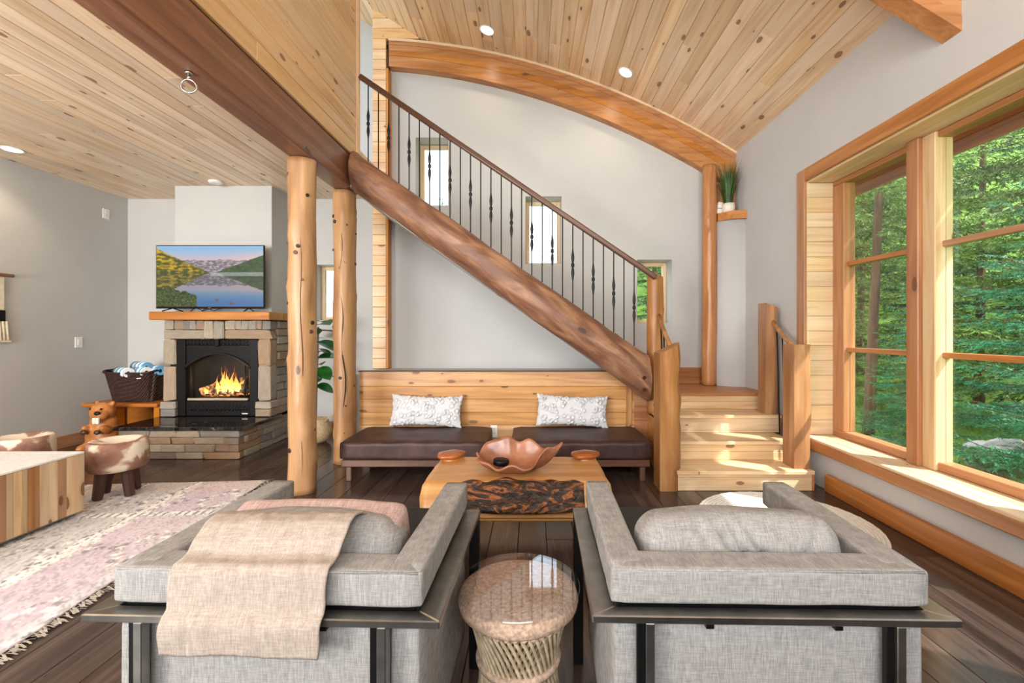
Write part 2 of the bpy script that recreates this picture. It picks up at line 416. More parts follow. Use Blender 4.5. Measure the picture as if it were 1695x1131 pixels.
def colour_attr(me, cols):
    ca = me.color_attributes.new('col', 'FLOAT_COLOR', 'POINT'); ca.data.foreach_set('color', np.asarray(cols, dtype=np.float32).ravel())

# ================================================================== THE SETTING
XR, XL, YB, YBL, YR = 2.60, -5.60, 5.80, 6.20, -2.60     # right wall, left wall, stair wall, lounge back wall, rear wall
ZL = 3.23                                                # lounge ceiling
def zc(x):                                               # swooping vault
    return 5.12-.0635*(x+2.17)**2 if x > -1.35 else 5.077+.64*(-1.35-x)

# floor: dark planks running away from the viewer
floor = tag(boxes('floor', [((XL-.3, YR, -.12), (XR+.3, YBL+.3, -.012))], 'gap_dark'), 'dark brown grey plank floor', None, None, 'structure')
pw = .19; nx = int((XR-XL)/pw)+1
for i in range(nx):
    x = XL+(i+.5)*pw; y = YR-random.uniform(0, 1.6)
    while y < YBL:
        Lp = random.choice((1.9, 1.9, 2.4)); y1 = min(y+Lp, YBL)
        if y1 > .9 and not (x < -4.8 and y1 < 3): plank('plank', floor, 'floor_plank', (x, (y+y1)/2, -.012), (0, 1, 0), (-1, 0, 0), (0, 0, 1), round(y1-y, 2)-.003, pw-.003, .012, .002)
        y = y1

# walls
HW = [(-1.505, -1.08, 3.03, 3.91), (-.08, .39, 2.27, 3.147), (1.37, 1.82, 1.50, 2.325)]
wb = boxes('wall_back', [((a, YB, c), (b, YB+.34, d)) for a, b, c, d in tile_wall((-2.0, XR+.35), (0, 5.7), HW)], 'plaster'); tag(wb, kind='structure')
LW = (-3.02, -2.46, 1.55, 2.32)
wbl = boxes('wall_back_lounge', [((a, YBL, c), (b, YBL+.34, d)) for a, b, c, d in tile_wall((XL-.3, -2.0), (0, 6.6), [LW])], 'plaster'); tag(wbl, kind='structure')
tag(boxes('wall_left', [((XL-.3, YR, 0), (XL, YBL, ZL+.3))], 'plaster'), kind='structure')
WY0, WY1, WZ0, WZ1 = .95, 4.238, .40, 2.82
tag(boxes('wall_right', [((XR, a, c), (XR+.35, b, d)) for a, b, c, d in tile_wall((YR, YB), (0, 3.9), [(WY0, WY1, WZ0, WZ1)])], 'plaster'), kind='structure')
tag(boxes('wall_rear', [((a, YR-.3, c), (b, YR, d)) for a, b, c, d in tile_wall((XL-.3, XR+.35), (0, 6.3), [(-3.25, 2.05, 1.6, 4.5), (-5.35, -3.35, .4, 2.6)])], 'plaster'), kind='structure')
tag(boxes('wall_chimney', [((a, 5.64, c), (b, YBL, d)) for a, b, c, d in tile_wall((-4.50, -3.28), (.352, ZL), [(-4.37, -3.33, .352, 1.31)])], 'plaster'), kind='structure')
tag(boxes('wall_understair', [((-1.95, 4.93, 0), (1.22, YB, .915))], 'plaster'), kind='structure')

# lounge ceiling
cl = tag(boxes('ceiling_lounge', [((XL, YR, ZL+.03), (-1.9, YBL, ZL+.12))], 'backing_wood'), kind='structure')
pw = .138; n = int(3.62/pw)+1
for i in range(n):
    x = -1.98-(i+.5)*pw; y = YR-random.uniform(0, 2)
    while y < YBL:
        y1 = min(y+random.choice((2.4, 3.0, 3.6)), YBL)
        if y1 > .3 and y1-y > .05: plank('plank', cl, 'lounge_pine', (x, (y+y1)/2, ZL+.03), (0, 1, 0), (1, 0, 0), (0, 0, -1), round(y1-y, 2)-.002, pw-.002, .03, .005)
        y = y1
# vault
xs = [2.62]; 
while xs[-1] > -2.75:
    x = xs[-1]; s = (zc(x-.01)-zc(x))/.01; xs.append(x-.14/math.sqrt(1+s*s))
V, Fc = [], []
for x in xs: V += [(x, YR, zc(x)+.03), (x, YBL+.2, zc(x)+.03), (x, YBL+.2, zc(x)+.15), (x, YR, zc(x)+.15)]
for i in range(len(xs)-1): Fc += [(i*4+k, i*4+(k+1) % 4, i*4+4+(k+1) % 4, i*4+4+k) for k in range(4)]
vault = tag(link('ceiling_vault', mesh('ceiling_vault', V, Fc), 'backing_wood'), kind='structure')
for i in range(len(xs)-1):
    a, b = Vector((xs[i], 0, zc(xs[i])+.03)), Vector((xs[i+1], 0, zc(xs[i+1])+.03)); m = (a+b)/2; v = (b-a).normalized(); nn = Vector((v.z, 0, -v.x)); nn = nn if nn.z < 0 else -nn
    y = .6-random.uniform(0, 2.2); ye = YB if xs[i+1] > -2.0 else YBL
    while y < ye:
        y1 = min(y+random.choice((2.6, 3.2, 4.0)), ye)
        if y1 > 1.0 and y1-y > .05: plank('plank', vault, 'ceiling_pine', (m.x, (y+y1)/2, m.z), (0, 1, 0), nn.cross(Vector((0, 1, 0))), nn, round(y1-y, 2)-.002, (b-a).length-.002, .03, .005)
        y = y1
# planked loft wall above the long beam
lw = tag(boxes('wall_loft', [((-2.0, YR, 3.23), (-1.885, 4.75, 5.55))], 'backing_wood'), kind='structure')
for i in range(15):
    z = 3.23+(i+.5)*.14; y = .3-random.uniform(0, 2)
    while y < 4.74:
        y1 = min(y+random.choice((2.2, 3.0, 3.6)), 4.74)
        if y1 > .8 and y1-y > .05: plank('plank', lw, 'loft_pine', (-1.885, (y+y1)/2, z), (0, 1, 0), (0, 0, 1), (1, 0, 0), round(y1-y, 2)-.002, .138, .025, .005)
        y = y1
box('corner_trim', (-1.93, 4.735, 3.26), (-1.835, 4.79, 5.5), 'loft_pine', lw, 'z')
tag(boxes('floor_upper_landing', [((XL, 4.75, 3.26), (-1.86, YBL, 3.36))], 'loft_pine'), kind='structure')
# planked pilaster that carries the arched beam
pil = tag(boxes('trim_1', [((-2.02, 5.70, .915), (-1.83, YB, 5.05)), ((-2.02, 5.70, 5.0), (-1.3, YB, 5.1))], 'backing_wood'), 'planked pine pilaster between the log post and the stair wall', None, None, 'structure')
z = .92; ph = .131
while z < 5.5:
    z1 = z+ph; xr = -1.85
    if z > 4.99: xr = -1.35-(z+.02-5.077)/.64 if z > 5.06 else -1.36
    if xr > -1.98: plank('plank', pil, 'loft_pine', ((-2.02+xr)/2, 5.70, (z+z1)/2), (1, 0, 0), (0, 0, 1), (0, -1, 0), xr+2.02, ph-.003, .025, .004)
    z = z1
box('edge_board', (-1.85, 5.672, .92), (-1.815, YB, 4.74), 'orange_beam', pil, 'z')

# baseboards, trims
bb = box('baseboard_right', (XR-.05, YR, 0), (XR, 3.9, .15), 'trim_wood', None, 'y', .008); tag(bb, kind='structure')
tag(box('baseboard_left', (XL, YR, 0), (XL+.025, YBL, .15), 'trim_wood', None, 'y'), kind='structure')
tag(box('baseboard_back_lounge', (-3.18, YBL-.025, 0), (-2.0, YBL, .15), 'trim_wood', None, 'x'), kind='structure')
tag(box('baseboard_landing', (1.30, YB-.03, .72), (2.2, YB, .93), 'trim_wood', None, 'x'), kind='structure')

# --- large window on the right
win = thing('window_1', 'tall wood framed window wall overlooking the spruces', None, (2.85, 2.6, .40), kind='structure')
T0 = .115
box('casing', (XR-.022, WY1-.01, WZ0-.02), (XR+.004, WY1+T0, WZ1+T0), 'trim_wood', win, 'z')
box('casing', (XR-.022, WY0-T0, WZ1-.005), (XR+.004, WY1-.012, WZ1+T0), 'trim_wood', win, 'y')
box('casing', (XR-.022, WY0-T0, WZ0-.02), (XR+.004, WY0+.01, WZ1-.01), 'trim_wood', win, 'z')
box('apron', (XR-.055, WY0-T0, .315), (XR, WY1+T0, .40), 'trim_wood', win, 'y', .008)
for i in range(3):
    plank('sill_board', win, 'pale_pine', (2.56+.096*(i+.5), (WY0+WY1)/2-.01, .395), (0, 1, 0), (-1, 0, 0), (0, 0, 1), WY1-WY0, .094, .025, .004)
for i in range(2):
    plank('head_board', win, 'pale_pine', (2.61+.12*(i+.5), (WY0+WY1)/2, WZ1+.001), (0, 1, 0), (1, 0, 0), (0, 0, -1), WY1-WY0, .118, .02, .004)
for k in range(17):
    z = .42+.14*(k+.5)
    if z+.07 < WZ1: plank('jamb_board', win, 'pale_pine', (2.725, WY1, z), (1, 0, 0), (0, 0, 1), (0, -1, 0), .25, .138, .02, .004)
X0, X1 = 2.84, 2.95
box('frame_rail', (X0, WY0, .42), (X1, WY1-.02, .482), 'trim_wood', win, 'y'); box('frame_rail', (X0, WY0, 2.755), (X1, WY1-.02, 2.80), 'trim_wood', win, 'y')
lights_y = [(4.07, 3.335), (3.125, 2.28), (2.07, 1.22)]
box('frame_stile', (X0, 4.07, .48), (X1, WY1-.02, 2.757), 'trim_wood', win, 'z'); box('frame_stile', (X0, WY0, .48), (X1, 1.22, 2.757), 'trim_wood', win, 'z')
for a, b in ((3.335, 3.125), (2.28, 2.07)):
    box('mullion', (X0-.05, (a+b)/2+.0, .42), (X1, a, 2.80), 'trim_wood', win, 'z'); box('mullion', (X0-.02, b, .42), (X1, (a+b)/2, 2.80), 'pale_pine', win, 'z')
for a, b in lights_y:
    for z in (1.23, 2.01): box('muntin', (X0+.03, b, z-.02), (X1-.02, a, z+.02), 'trim_wood', win, 'y', .004)
    for z0, z1 in ((.482, 1.21), (1.25, 1.99), (2.03, 2.757)): box('pane', (2.893, b, z0), (2.899, a, z1), 'window_glass', win, 'y', 0)
# --- unseen windows added in the rear wall around the fill lights
for k_, (a, b, c, d) in enumerate(((-3.25, 2.05, 1.6, 4.5), (-5.35, -3.35, .4, 2.6))):
    t = thing('window_%d' % (6+k_), ('unseen wide upper window added in the rear wall for the fill light', 'unseen lounge window added in the rear wall for the fill light')[k_], None, ((a+b)/2, YR-.15, c), kind='structure')
    for x in np.linspace(a, b-.08, 4 if k_ == 0 else 3): box('frame_stile', (x, YR-.2, c), (x+.08, YR-.12, d), 'trim_wood', t, 'z')
    for z in (c, d-.08): box('frame_rail', (a+.08, YR-.195, z), (b-.08, YR-.125, z+.08), 'trim_wood', t, 'x')
    box('pane', (a+.04, YR-.165, c+.04), (b-.04, YR-.16, d-.04), 'window_glass', t, 'x', 0)
# --- small deep windows
def small_window(i, x0, x1, z0, z1, y, label):
    t = thing('window_%d' % i, label, None, ((x0+x1)/2, y, z0), kind='structure'); f = .05
    box('frame_stile', (x0, y, z0), (x0+f, y+.06, z1), 'pale_pine', t, 'z'); box('frame_stile', (x1-f, y, z0), (x1, y+.06, z1), 'pale_pine', t, 'z')
    box('frame_rail', (x0+f, y, z1-f), (x1-f, y+.06, z1), 'pale_pine', t, 'x'); box('frame_rail', (x0+f, y, z0), (x1-f, y+.06, z0+f), 'pale_pine', t, 'x')
    box('pane', (x0+f, y+.03, z0+f), (x1-f, y+.036, z1-f), 'window_glass', t, 'x', 0)
for i, (a, b, c, d) in enumerate(HW):
    small_window(i+2, a, b, c, d, YB+.24, ('small deep window highest on the stair wall', 'small deep window halfway down the stair wall', 'small deep window behind the upper newel post')[i])
small_window(5, *LW, YBL+.22, 'small deep window between the two log posts')

# ================================================================== TIMBER
bm_ = thing('timber_beam', 'long red brown timber beam carried by the two log posts', 'beam', (-1.97, 2, 2.89))
box('beam_body', (-2.075, YR, 2.89), (-1.88, 4.64, 3.23), 'dark_beam', bm_, 'y', .012)
box('end_board', (-1.90, 4.642, 2.90), (-1.862, 4.74, 3.36), 'loft_pine', bm_, 'z')
box('beam_tail', (-2.075, 4.645, 2.89), (-1.91, 4.92, 3.23), 'dark_beam', bm_, 'y', .012)
hk = thing('ring_hook', 'chrome ring hanging under the red brown beam', 'hook', (-1.97, 2.57, 2.89))
cyl_between('plate', (-1.97, 2.57, 2.889), (-1.97, 2.57, 2.875), .02, .02, 'chrome', hk)
cyl_between('shank', (-1.97, 2.57, 2.875), (-1.97, 2.57, 2.845), .008, .008, 'chrome', hk)
tube('ring', [(-1.97+.036*math.cos(a), 2.57+.012*math.cos(a), 2.808+.038*math.sin(a)) for a in np.linspace(0, 2*PI, 24, endpoint=False)], .0055, 'chrome', hk, 8, True)
for nm, x, y, r, sd, lb in (('log_post', -2.0, 3.9, .115, 3, 'knotty peeled log post nearest the fireplace hearth'), ('log_post', -2.0, 4.78, .115, 5, 'cracked peeled log post standing at the left end of the bench panel')):
    t = thing(nm, lb, 'post', (x, y, 0), 'peeled log posts')
    lg = log('trunk', (x, y, 0), (x, y, 2.885), r*1.02, r*.98, 'log_pine', t, sd, .09, 60, 28, 16)
    rr = random.Random(sd)
    for k in range(13):
        a = rr.uniform(-PI, .2); z = rr.uniform(.3, 2.75); q = rr.uniform(.013, .024)
        cyl_between('branch_stub', (x+math.cos(a)*.08, y+math.sin(a)*.08, z), (x+math.cos(a)*.121, y+math.sin(a)*.121, z+.006), q*1.2, q*.8, 'walnut' if k % 2 else 'wicker_dark', t, 9)
    if sd == 5:      # long drying crack, a narrow dark wedge let into the trunk
        pts = [(x+.025+.014*math.sin(q*9)+.02*math.sin(q*2.3), y-.108, q) for q in np.linspace(.3, 2.85, 40)]
        tube('crack', pts, [.007*math.sin(PI*(i+.5)/40)**.5 for i in range(40)], 'gap_dark', t, 6)
    else:
        pts = [(x+.04+.008*math.sin(q*7)+.012*math.sin(q*1.7), y-.107, q) for q in np.linspace(.15, 2.2, 36)]
        tube('crack', pts, [.0028*math.sin(PI*(i+.5)/36)**.5 for i in range(36)], 'gap_dark', t, 6)
t = thing('log_post', 'slim orange log post under the right end of the arched beam', 'post', (2.225, 5.60, .72), 'peeled log posts')
log('trunk', (2.225, 5.60, .725), (2.225, 5.60, 3.47), .088, .083, 'orange_beam', t, 9, .08, 50, 24, 10)

def arched_beam(y0, y1, x0, x1, label):
    t = thing('arched_beam', label, 'beam', ((x0+x1)/2, y0, zc((x0+x1)/2)-.4), 'arched glued beams')
    N = 48; lam = 5
    for j in range(lam):          # the glued layers
        V, Fc = [], []
        for i in range(N+1):
            x = x0+(x1-x0)*i/N; th = .345+.026*(x+1.82); top = 5.12-.0635*(x+2.17)**2-.002
            a, b = top-th*j/lam, top-th*(j+1)/lam+.0015; e = .003*(j % 2)
            V += [(x, y0+e, b), (x, y1, b), (x, y1, a), (x, y0+e, a)]
        for i in range(N): Fc += [(i*4+k, i*4+(k+1) % 4, i*4+4+(k+1) % 4, i*4+4+k) for k in range(4)]
        Fc += [(3, 2, 1, 0), (N*4, N*4+1, N*4+2, N*4+3)]
        link('lamination', mesh('lamination', V, Fc), 'orange_beam', t)
    V, Fc = [], []
    for i in range(N+1):
        x = x0+(x1-x0)*i/N; top = 5.12-.0635*(x+2.17)**2
        V += [(x, y0-.02, top-.03), (x, y0+.01, top-.03), (x, y0+.01, top), (x, y0-.02, top)]
    for i in range(N): Fc += [(i*4+k, i*4+(k+1) % 4, i*4+4+(k+1) % 4, i*4+4+k) for k in range(4)]
    link('top_strip', mesh('top_strip', V, Fc), 'ceiling_pine', t)
arched_beam(5.68, YB, -1.815, XR, 'arched orange beam against the wall above the staircase')
arched_beam(2.70, 2.83, -1.8, XR, 'arched beam end in the top right corner above the tall window')

# plaster corner column with its shelf
N = 18; R = .365; cx, cy = XR, YB
V = [(cx, cy, .72), (cx, cy, 2.76)]; 
for i in range(N+1):
    a = PI+PI/2*i/N; V += [(cx+R*math.cos(a), cy+R*math.sin(a), .72), (cx+R*math.cos(a), cy+R*math.sin(a), 2.76)]
Fc = [(2+2*i, 4+2*i, 5+2*i, 3+2*i) for i in range(N)] + [tuple([1]+[3+2*i for i in range(N+1)])]
col_o = tag(link('wall_corner_column', mesh('wall_corner_column', V, Fc, True), 'plaster'), kind='structure')
sh = [(cx-.285, cy-.01), (cx-.285, cy-.25), (cx-.16, cy-.39), (cx, cy-.41), (cx, cy)]
V = [(x, y, 2.762) for x, y in sh]+[(x, y, 2.86) for x, y in sh]; k = len(sh)
Fc = [tuple(range(k)), tuple(range(k, 2*k))[::-1]]+[(i, (i+1) % k, (i+1) % k+k, i+k) for i in range(k)]
tag(link('corner_shelf', mesh('corner_shelf', V, Fc), 'orange_beam'), 'faceted orange wood shelf capping the rounded corner column', 'shelf')
tag(box('corner_block', (2.40, 5.69, 2.865), (2.598, 5.79, 3.30), 'orange_beam', None, 'z'), 'upright wood block behind the grass plant in the corner', 'block')

# ================================================================== STAIRCASE
st = thing('staircase', 'log stringer staircase with iron balusters rising to the left', 'staircase', (1.2, 4.7, 0))
ang = math.atan2(3.05-.938, -1.84-1.17)
def logc(x): return .938+(1.17-x)*.703
YS = 4.68
lg = log('log_stringer', (1.50, YS, logc(1.50)), (-2.12, YS, logc(-2.12)), .196, .166, 'log_red', st, 21, .075, 90, 36, 12)
ul = (Vector((-2.12, YS, logc(-2.12)))-Vector((1.5, YS, logc(1.5)))).normalized()
for v_ in lg.data.vertices:      # both ends are sawn plumb
    p = lg.matrix_basis @ v_.co
    if p.x > 1.21: p -= ul*((p.x-1.21)/ul.x)
    if p.x < -1.85: p -= ul*((p.x+1.85)/ul.x)
    v_.co = lg.matrix_basis.inverted() @ p
for z in (.93, .81): cyl_between('bolt', (1.13, YS-.172, z), (1.13, YS-.196, z), .02, .02, 'chrome', lg, 12)
# hand rail and balusters
def railz(x): return 1.969+(1.33-x)*.6793
d = Vector((-3.12, 0, 2.119)).normalized()
hr0, hr1 = Vector((1.30, YS, railz(1.30)-.03)), Vector((-1.80, YS, railz(-1.80)-.03))
u = (hr1-hr0).normalized()
bm = bmesh.new(); bmesh.ops.create_cube(bm, size=1); bmesh.ops.scale(bm, vec=((hr1-hr0).length, .06, .055), verts=bm.verts); bmesh.ops.bevel(bm, geom=bm.edges[:], offset=.015, segments=3, affect='EDGES', profile=.5)
link('handrail', from_bm('handrail', bm), 'handrail_wood', st, frame((hr0+hr1)/2, u, (0, 1, 0), u.cross(Vector((0, 1, 0)))))
def baluster_mesh(fancy, L):
    pr = [(.0065, -L/2), (.0065, L/2)] if not fancy else [(.0065, -L/2), (.0065, -.20), (.009, -.17), (.017, -.10), (.013, -.045), (.008, -.032), (.017, -.015), (.018, 0), (.017, .015), (.008, .032), (.013, .045), (.017, .10), (.009, .17), (.0065, .20), (.0065, L/2)]
    V, Fc = [], []; s = 8
    for r, z in pr:
        for k in range(s): V.append((r*math.cos(2*PI*k/s), r*math.sin(2*PI*k/s), z))
    for i in range(len(pr)-1): Fc += [(i*s+k, i*s+(k+1) % s, (i+1)*s+(k+1) % s, (i+1)*s+k) for k in range(s)]
    me = mesh('baluster', V, Fc, True); me.materials.append(M['black_iron']); return me
bmA, bmB = baluster_mesh(True, 1.04), baluster_mesh(False, 1.04)
for i in range(27):
    x = (609.5+16.93*i-CX)*YS/F; zt = railz(x)-.05; zb = logc(x)+.19
    o = link('baluster', bmA if i % 2 == 0 else bmB, None, st, Matrix.Translation((x, YS, (zt+zb)/2)) @ Matrix.Diagonal((1, 1, (zt-zb)/1.04, 1)))
# upper flight treads behind the log
for i in range(2, 13):
    x = 1.15-.24*i; z = .95+2.26*i/12
    box('tread', (x-.26, 4.86, z-.04), (x, YB-.01, z), 'panel_pine', st, 'y', .004)
V = [(x, y, logc(x)-.21+dz) for dz in (0, .03) for x in (1.05, -1.87) for y in (4.855, YB-.002)]
link('soffit', mesh('soffit', V, [(0, 2, 3, 1), (4, 5, 7, 6), (0, 4, 6, 2), (1, 3, 7, 5)]), 'plaster', st)
# lower flight
steps = [(3.91, .18, 1.275, 2.455), (4.23, .36, 1.29, 2.47), (4.58, .54, 1.29, 2.54), (4.93, .72, 1.29, 2.565)]
for i, (y, z, x0, x1) in enumerate(steps):
    yb = steps[i+1][0]+.02 if i < 3 else YB
    box('tread', (x0-.01, y-.025, z-.032), (x1+.01 if i < 3 else XR, yb, z), 'pale_pine' if i < 3 else 'trim_wood', st, 'x', .004)
    zz = z-.18
    if i in (0, ): hs = ((0, .118), (.118, .148))
    elif i == 2: hs = ((.0, .02), (.02, .148))
    else: hs = ((0, .078), (.078, .148))
    for a, b in hs: plank('riser_board', st, 'pale_pine', ((x0+x1)/2, y+.02, zz+(a+b)/2), (1, 0, 0), (0, 0, 1), (0, -1, 0), x1-x0-.006, b-a-.002, .02, .003)
    if i < 3: box('riser_end', (x1-.003, y+.001, zz), (x1+.022, y+.3, zz+.147), 'trim_wood', st, 'y', .003)
    boxes('carcass', [((x0+.01, y+.021, max(zz-.001, 0)), (x1-.01, YB-.02, z-.033))], 'backing_wood', st)
boxes('side_panel', [((1.262, 4.0, 0), (1.274, 4.9, .5))], 'panel_pine', st)
# newels
def slab(name, x0, x1, y0, y1, z0, z1, mat, parent, seed, slope=0):
    """half-round slab post: flat sawn sides and one wavy bark-edge side, top cut on a slope"""
    V, Fc = [], []; nz = 26; sec = [(0, 0), (.55, -.02), (.8, .06), (.96, .3), (1, .55), (.94, .82), (.75, .97), (.4, 1), (0, 1)]
    for i in range(nz+1):
        t = i/nz
        for sx, sy in sec:
            wv = mnoise.noise(Vector((t*(z1-z0)*6, sy*1.5, seed)))*.10 if sx > .3 else 0
            x = x0+(x1-x0)*(sx+wv*(sx)); zt = z1+slope*(sx-.5)
            V.append((x, y0+(y1-y0)*sy, z0+(zt-z0)*t))
    k = len(sec)
    for i in range(nz): Fc += [(i*k+j, i*k+(j+1) % k, (i+1)*k+(j+1) % k, (i+1)*k+j) for j in range(k)]
    Fc += [tuple(range(k))[::-1], tuple(nz*k+j for j in range(k))]
    c = Vector(((x0+x1)/2, (y0+y1)/2, (z0+z1)/2)); m = frame(c, (0, 0, 1), (1, 0, 0), (0, 1, 0)); mi = m.inverted()
    o = link(name, mesh(name, [mi @ Vector(v) for v in V], Fc), mat, parent, m)
    o.data.polygons.foreach_set('use_smooth', [False]*len(o.data.polygons)); return o
nl = log('upper_newel', (1.325, 4.80, .52), (1.325, 4.80, 2.05), .088, .085, 'slab_wood', st, 31, .06, 40, 24, 4)
for v_ in nl.data.vertices:
    p = nl.matrix_basis @ v_.co
    if p.z > 1.9: p.z = min(p.z, 2.00-(p.x-1.325)*.25+(p.y-4.8)*.5)
    v_.co = nl.matrix_basis.inverted() @ p
cyl_between('bolt', (1.30, 4.712, .62), (1.30, 4.698, .62), .018, .018, 'black_iron', nl, 10)
slab('newel_slab', 1.12, 1.325, 3.90, 4.10, 0, 1.25, 'slab_wood', st, 4, .10)
slab('newel_slab', 2.32, 2.505, 3.95, 4.13, .18, 1.28, 'slab_wood', st, 8, 0)
slab('newel_slab', 2.41, 2.565, 4.60, 4.76, .54, 1.66, 'slab_wood', st, 12, -.06)
for (a, b) in (((1.345, 4.74, 1.57), (1.27, 4.06, 1.24)), ((2.49, 4.62, 1.50), (2.42, 4.10, 1.24))):
    a, b = Vector(a), Vector(b)
    tube('lower_handrail', [a, a.lerp(b, .25)+Vector((0, 0, -.015)), a.lerp(b, .6)+Vector((0, 0, -.02)), b], .022, 'slab_wood', st, 10)
    for q in (.2, .45, .7, .88):
        p = a.lerp(b, q); zb = .545 if p.y > 4.57 else (.365 if p.y > 4.22 else .185)
        cyl_between('lower_baluster', (p.x+.03, p.y, zb), (p.x+.0, p.y, p.z-.03), .007, .007, 'black_iron', st, 8)

# ================================================================== BENCH PANEL, DAYBEDS
pn = thing('bench_panel', 'horizontal pine board panel behind the two daybeds', 'wall panel', (-.4, 4.9, 0))
boxes('panel_back', [((-1.88, 4.90, 0), (1.12, 4.925, .945))], 'backing_wood', pn)
z = .955; 
for hgt in (.158, .142, .142, .142, .142, .142, .09):
    cut = random.uniform(-.5, .4) if hgt < .15 else None
    z0 = z-hgt
    plank('board', pn, 'panel_pine', (-.38, 4.90, z-hgt/2), (1, 0, 0), (0, 0, 1), (0, -1, 0), 3.0, hgt-.002, .02, .003)
    z = z0
box('top_cap', (-1.89, 4.865, .955), (1.13, 4.93, .967), 'walnut', pn, 'x', .003)
box('corner_board', (1.03, 4.86, 0), (1.09, 4.882, .95), 'panel_pine', pn, 'z', .003)
for k in range(6): plank('return_board', pn, 'trim_wood', (1.20, 4.90, .07+.142*k), (1, 0, 0), (0, 0, 1), (0, -1, 0), .17, .14, .02, .003)
def daybed(x0, x1, label, sd):
    t = thing('daybed', label, 'daybed', ((x0+x1)/2, 4.48, 0), 'brown daybeds along the pine panel')
    y0, y1 = 4.13, 4.84
    box('frame_rail', (x0+.02, y0+.02, .135), (x1-.02, y0+.055, .20), 'walnut', t, 'x'); box('frame_rail', (x0+.02, y1-.055, .135), (x1-.02, y1-.02, .20), 'walnut', t, 'x')
    box('end_rail', (x0+.02, y0+.057, .135), (x0+.055, y1-.057, .20), 'walnut', t, 'y'); box('end_rail', (x1-.055, y0+.057, .135), (x1-.02, y1-.057, .20), 'walnut', t, 'y')
    boxes('slat_base', [((x0+.056, y0+.057, .17), (x1-.056, y1-.057, .198))], 'backing_wood', t)
    for x in (x0+.06, x1-.11):
        for y in (y0+.03, y1-.08): box('leg', (x, y, 0), (x+.05, y+.05, .135), 'walnut', t, 'z')
    c = pad('mattress', (x1-x0, y1-y0, .17), 'brown_suede', t, Matrix.Translation(((x0+x1)/2, (y0+y1)/2, .286)), .035, 3, .012, sd, 14)
    for z in (.225, .352):
        a = .012; pts = [(x0+a, y0+a, z), (x1-a, y0+a, z), (x1-a, y1-a, z), (x0+a, y1-a, z)]
        q = []
        for i in range(4):
            p, r = Vector(pts[i]), Vector(pts[(i+1) % 4]); q += [p.lerp(r, s) for s in (.03, .5, .97)]
        tube('piping', q, .006, 'brown_suede', c, 6, True)
daybed(-1.79, -.42, 'dark brown daybed at the left beside the cracked log post', 1)
daybed(-.20, 1.12, 'dark brown daybed at the right beside the newel slab', 2)
def puffy_pillow(x, label, sd, rz):
    t = thing('throw_pillow', label, 'pillow', (x, 4.73, .38), 'white textured lumbar pillows')
    W_, H_, T_ = .76, .335, .13; nu, nv = 120, 60; V, Fc = [], []; rr = random.Random(sd)
    rings = [(rr.uniform(-.44, .44)*W_, rr.uniform(-.42, .42)*H_, rr.uniform(.014, .022)) for _ in range(70)]
    for s in (1, -1):
        for j in range(nv+1):
            for i in range(nu+1):
                a, b = i/nu*2-1, j/nv*2-1; e = (1-abs(a)**3.0)*(1-abs(b)**2.6)
                x_ = a*W_/2*(1-.05*(1-b*b)*abs(a)**4); z_ = b*H_/2*(1-.12*(1-a*a)*abs(b)**3)
                y_ = -s*T_/2*max(e, 0)**.55
                if s == 1:
                    for rx, rz_, r0 in rings:
                        dd = math.hypot(x_-rx, z_-rz_)
                        if dd < .05: y_ -= .017*math.exp(-((dd-r0)/.006)**2)
                    if abs(a) > .93 or abs(b) > .9: z_ += .012*mnoise.noise(Vector((x_*40, z_*40, sd))); x_ += .01*mnoise.noise(Vector((z_*40, x_*40, sd+5)))
                V.append((x_, y_, z_))
    o = (nu+1)*(nv+1)
    for j in range(nv):
        for i in range(nu):
            k = j*(nu+1)+i; Fc += [(k, k+1, k+nu+2, k+nu+1), (o+k+nu+1, o+k+nu+2, o+k+1, o+k)]
    me = mesh('cover', V, Fc, True)
    link('cover', me, 'pillow_white', t, Matrix.Translation((x, 4.76, .385+.165)) @ Matrix.Rotation(rz, 4, 'Y') @ Matrix.Rotation(-.24, 4, 'X'))
puffy_pillow(-1.12, 'white ring textured lumbar pillow on the left daybed', 3, .03); puffy_pillow(.43, 'white ring textured lumbar pillow on the right daybed', 4, .04)

def plate(name, label, o, u, n, w_=.075, h_=.115, kind='outlet', cat='outlet'):
    o, u, n = Vector(o), Vector(u), Vector(n); up = Vector((0, 0, 1))
    t = thing(name, label, cat, o)
    plank('cover_plate', t, 'white_plastic', o, u, up, n, w_, h_, .007, .003)
    if kind == 'outlet':
        for s in (-1, 1):
            plank('socket', t, 'white_plastic', o+up*s*.026+n*.006, u, up, n, .034, .032, .004, .003)
            for q in (-1, 1): plank('slot', t, 'gap_dark', o+up*(s*.026+.003)+u*q*.007+n*.0102, u, up, n, .003, .011, .0006, .0002)
    else:
        plank('rocker', t, 'white_plastic', o+n*.006, u, up, n, .033, .066, .005, .003)
plate('wall_outlet', 'white outlet on the pine panel between the daybeds', (-.43+.02, 4.878, .305), (1, 0, 0), (0, -1, 0), .075, .13)
plate('wall_outlet', 'white outlet high on the left wall near the ceiling', (XL, 5.88, 2.94), (0, 1, 0), (1, 0, 0), .09, .13)
plate('light_switch', 'white rocker switch on the left wall', (XL, 5.525, 1.26), (0, 1, 0), (1, 0, 0), .09, .13, 'switch', 'switch')
plate('wall_outlet', 'white outlet plate behind the rear newel slab by the window', (XR, 4.80, 1.60), (0, 1, 0), (-1, 0, 0))

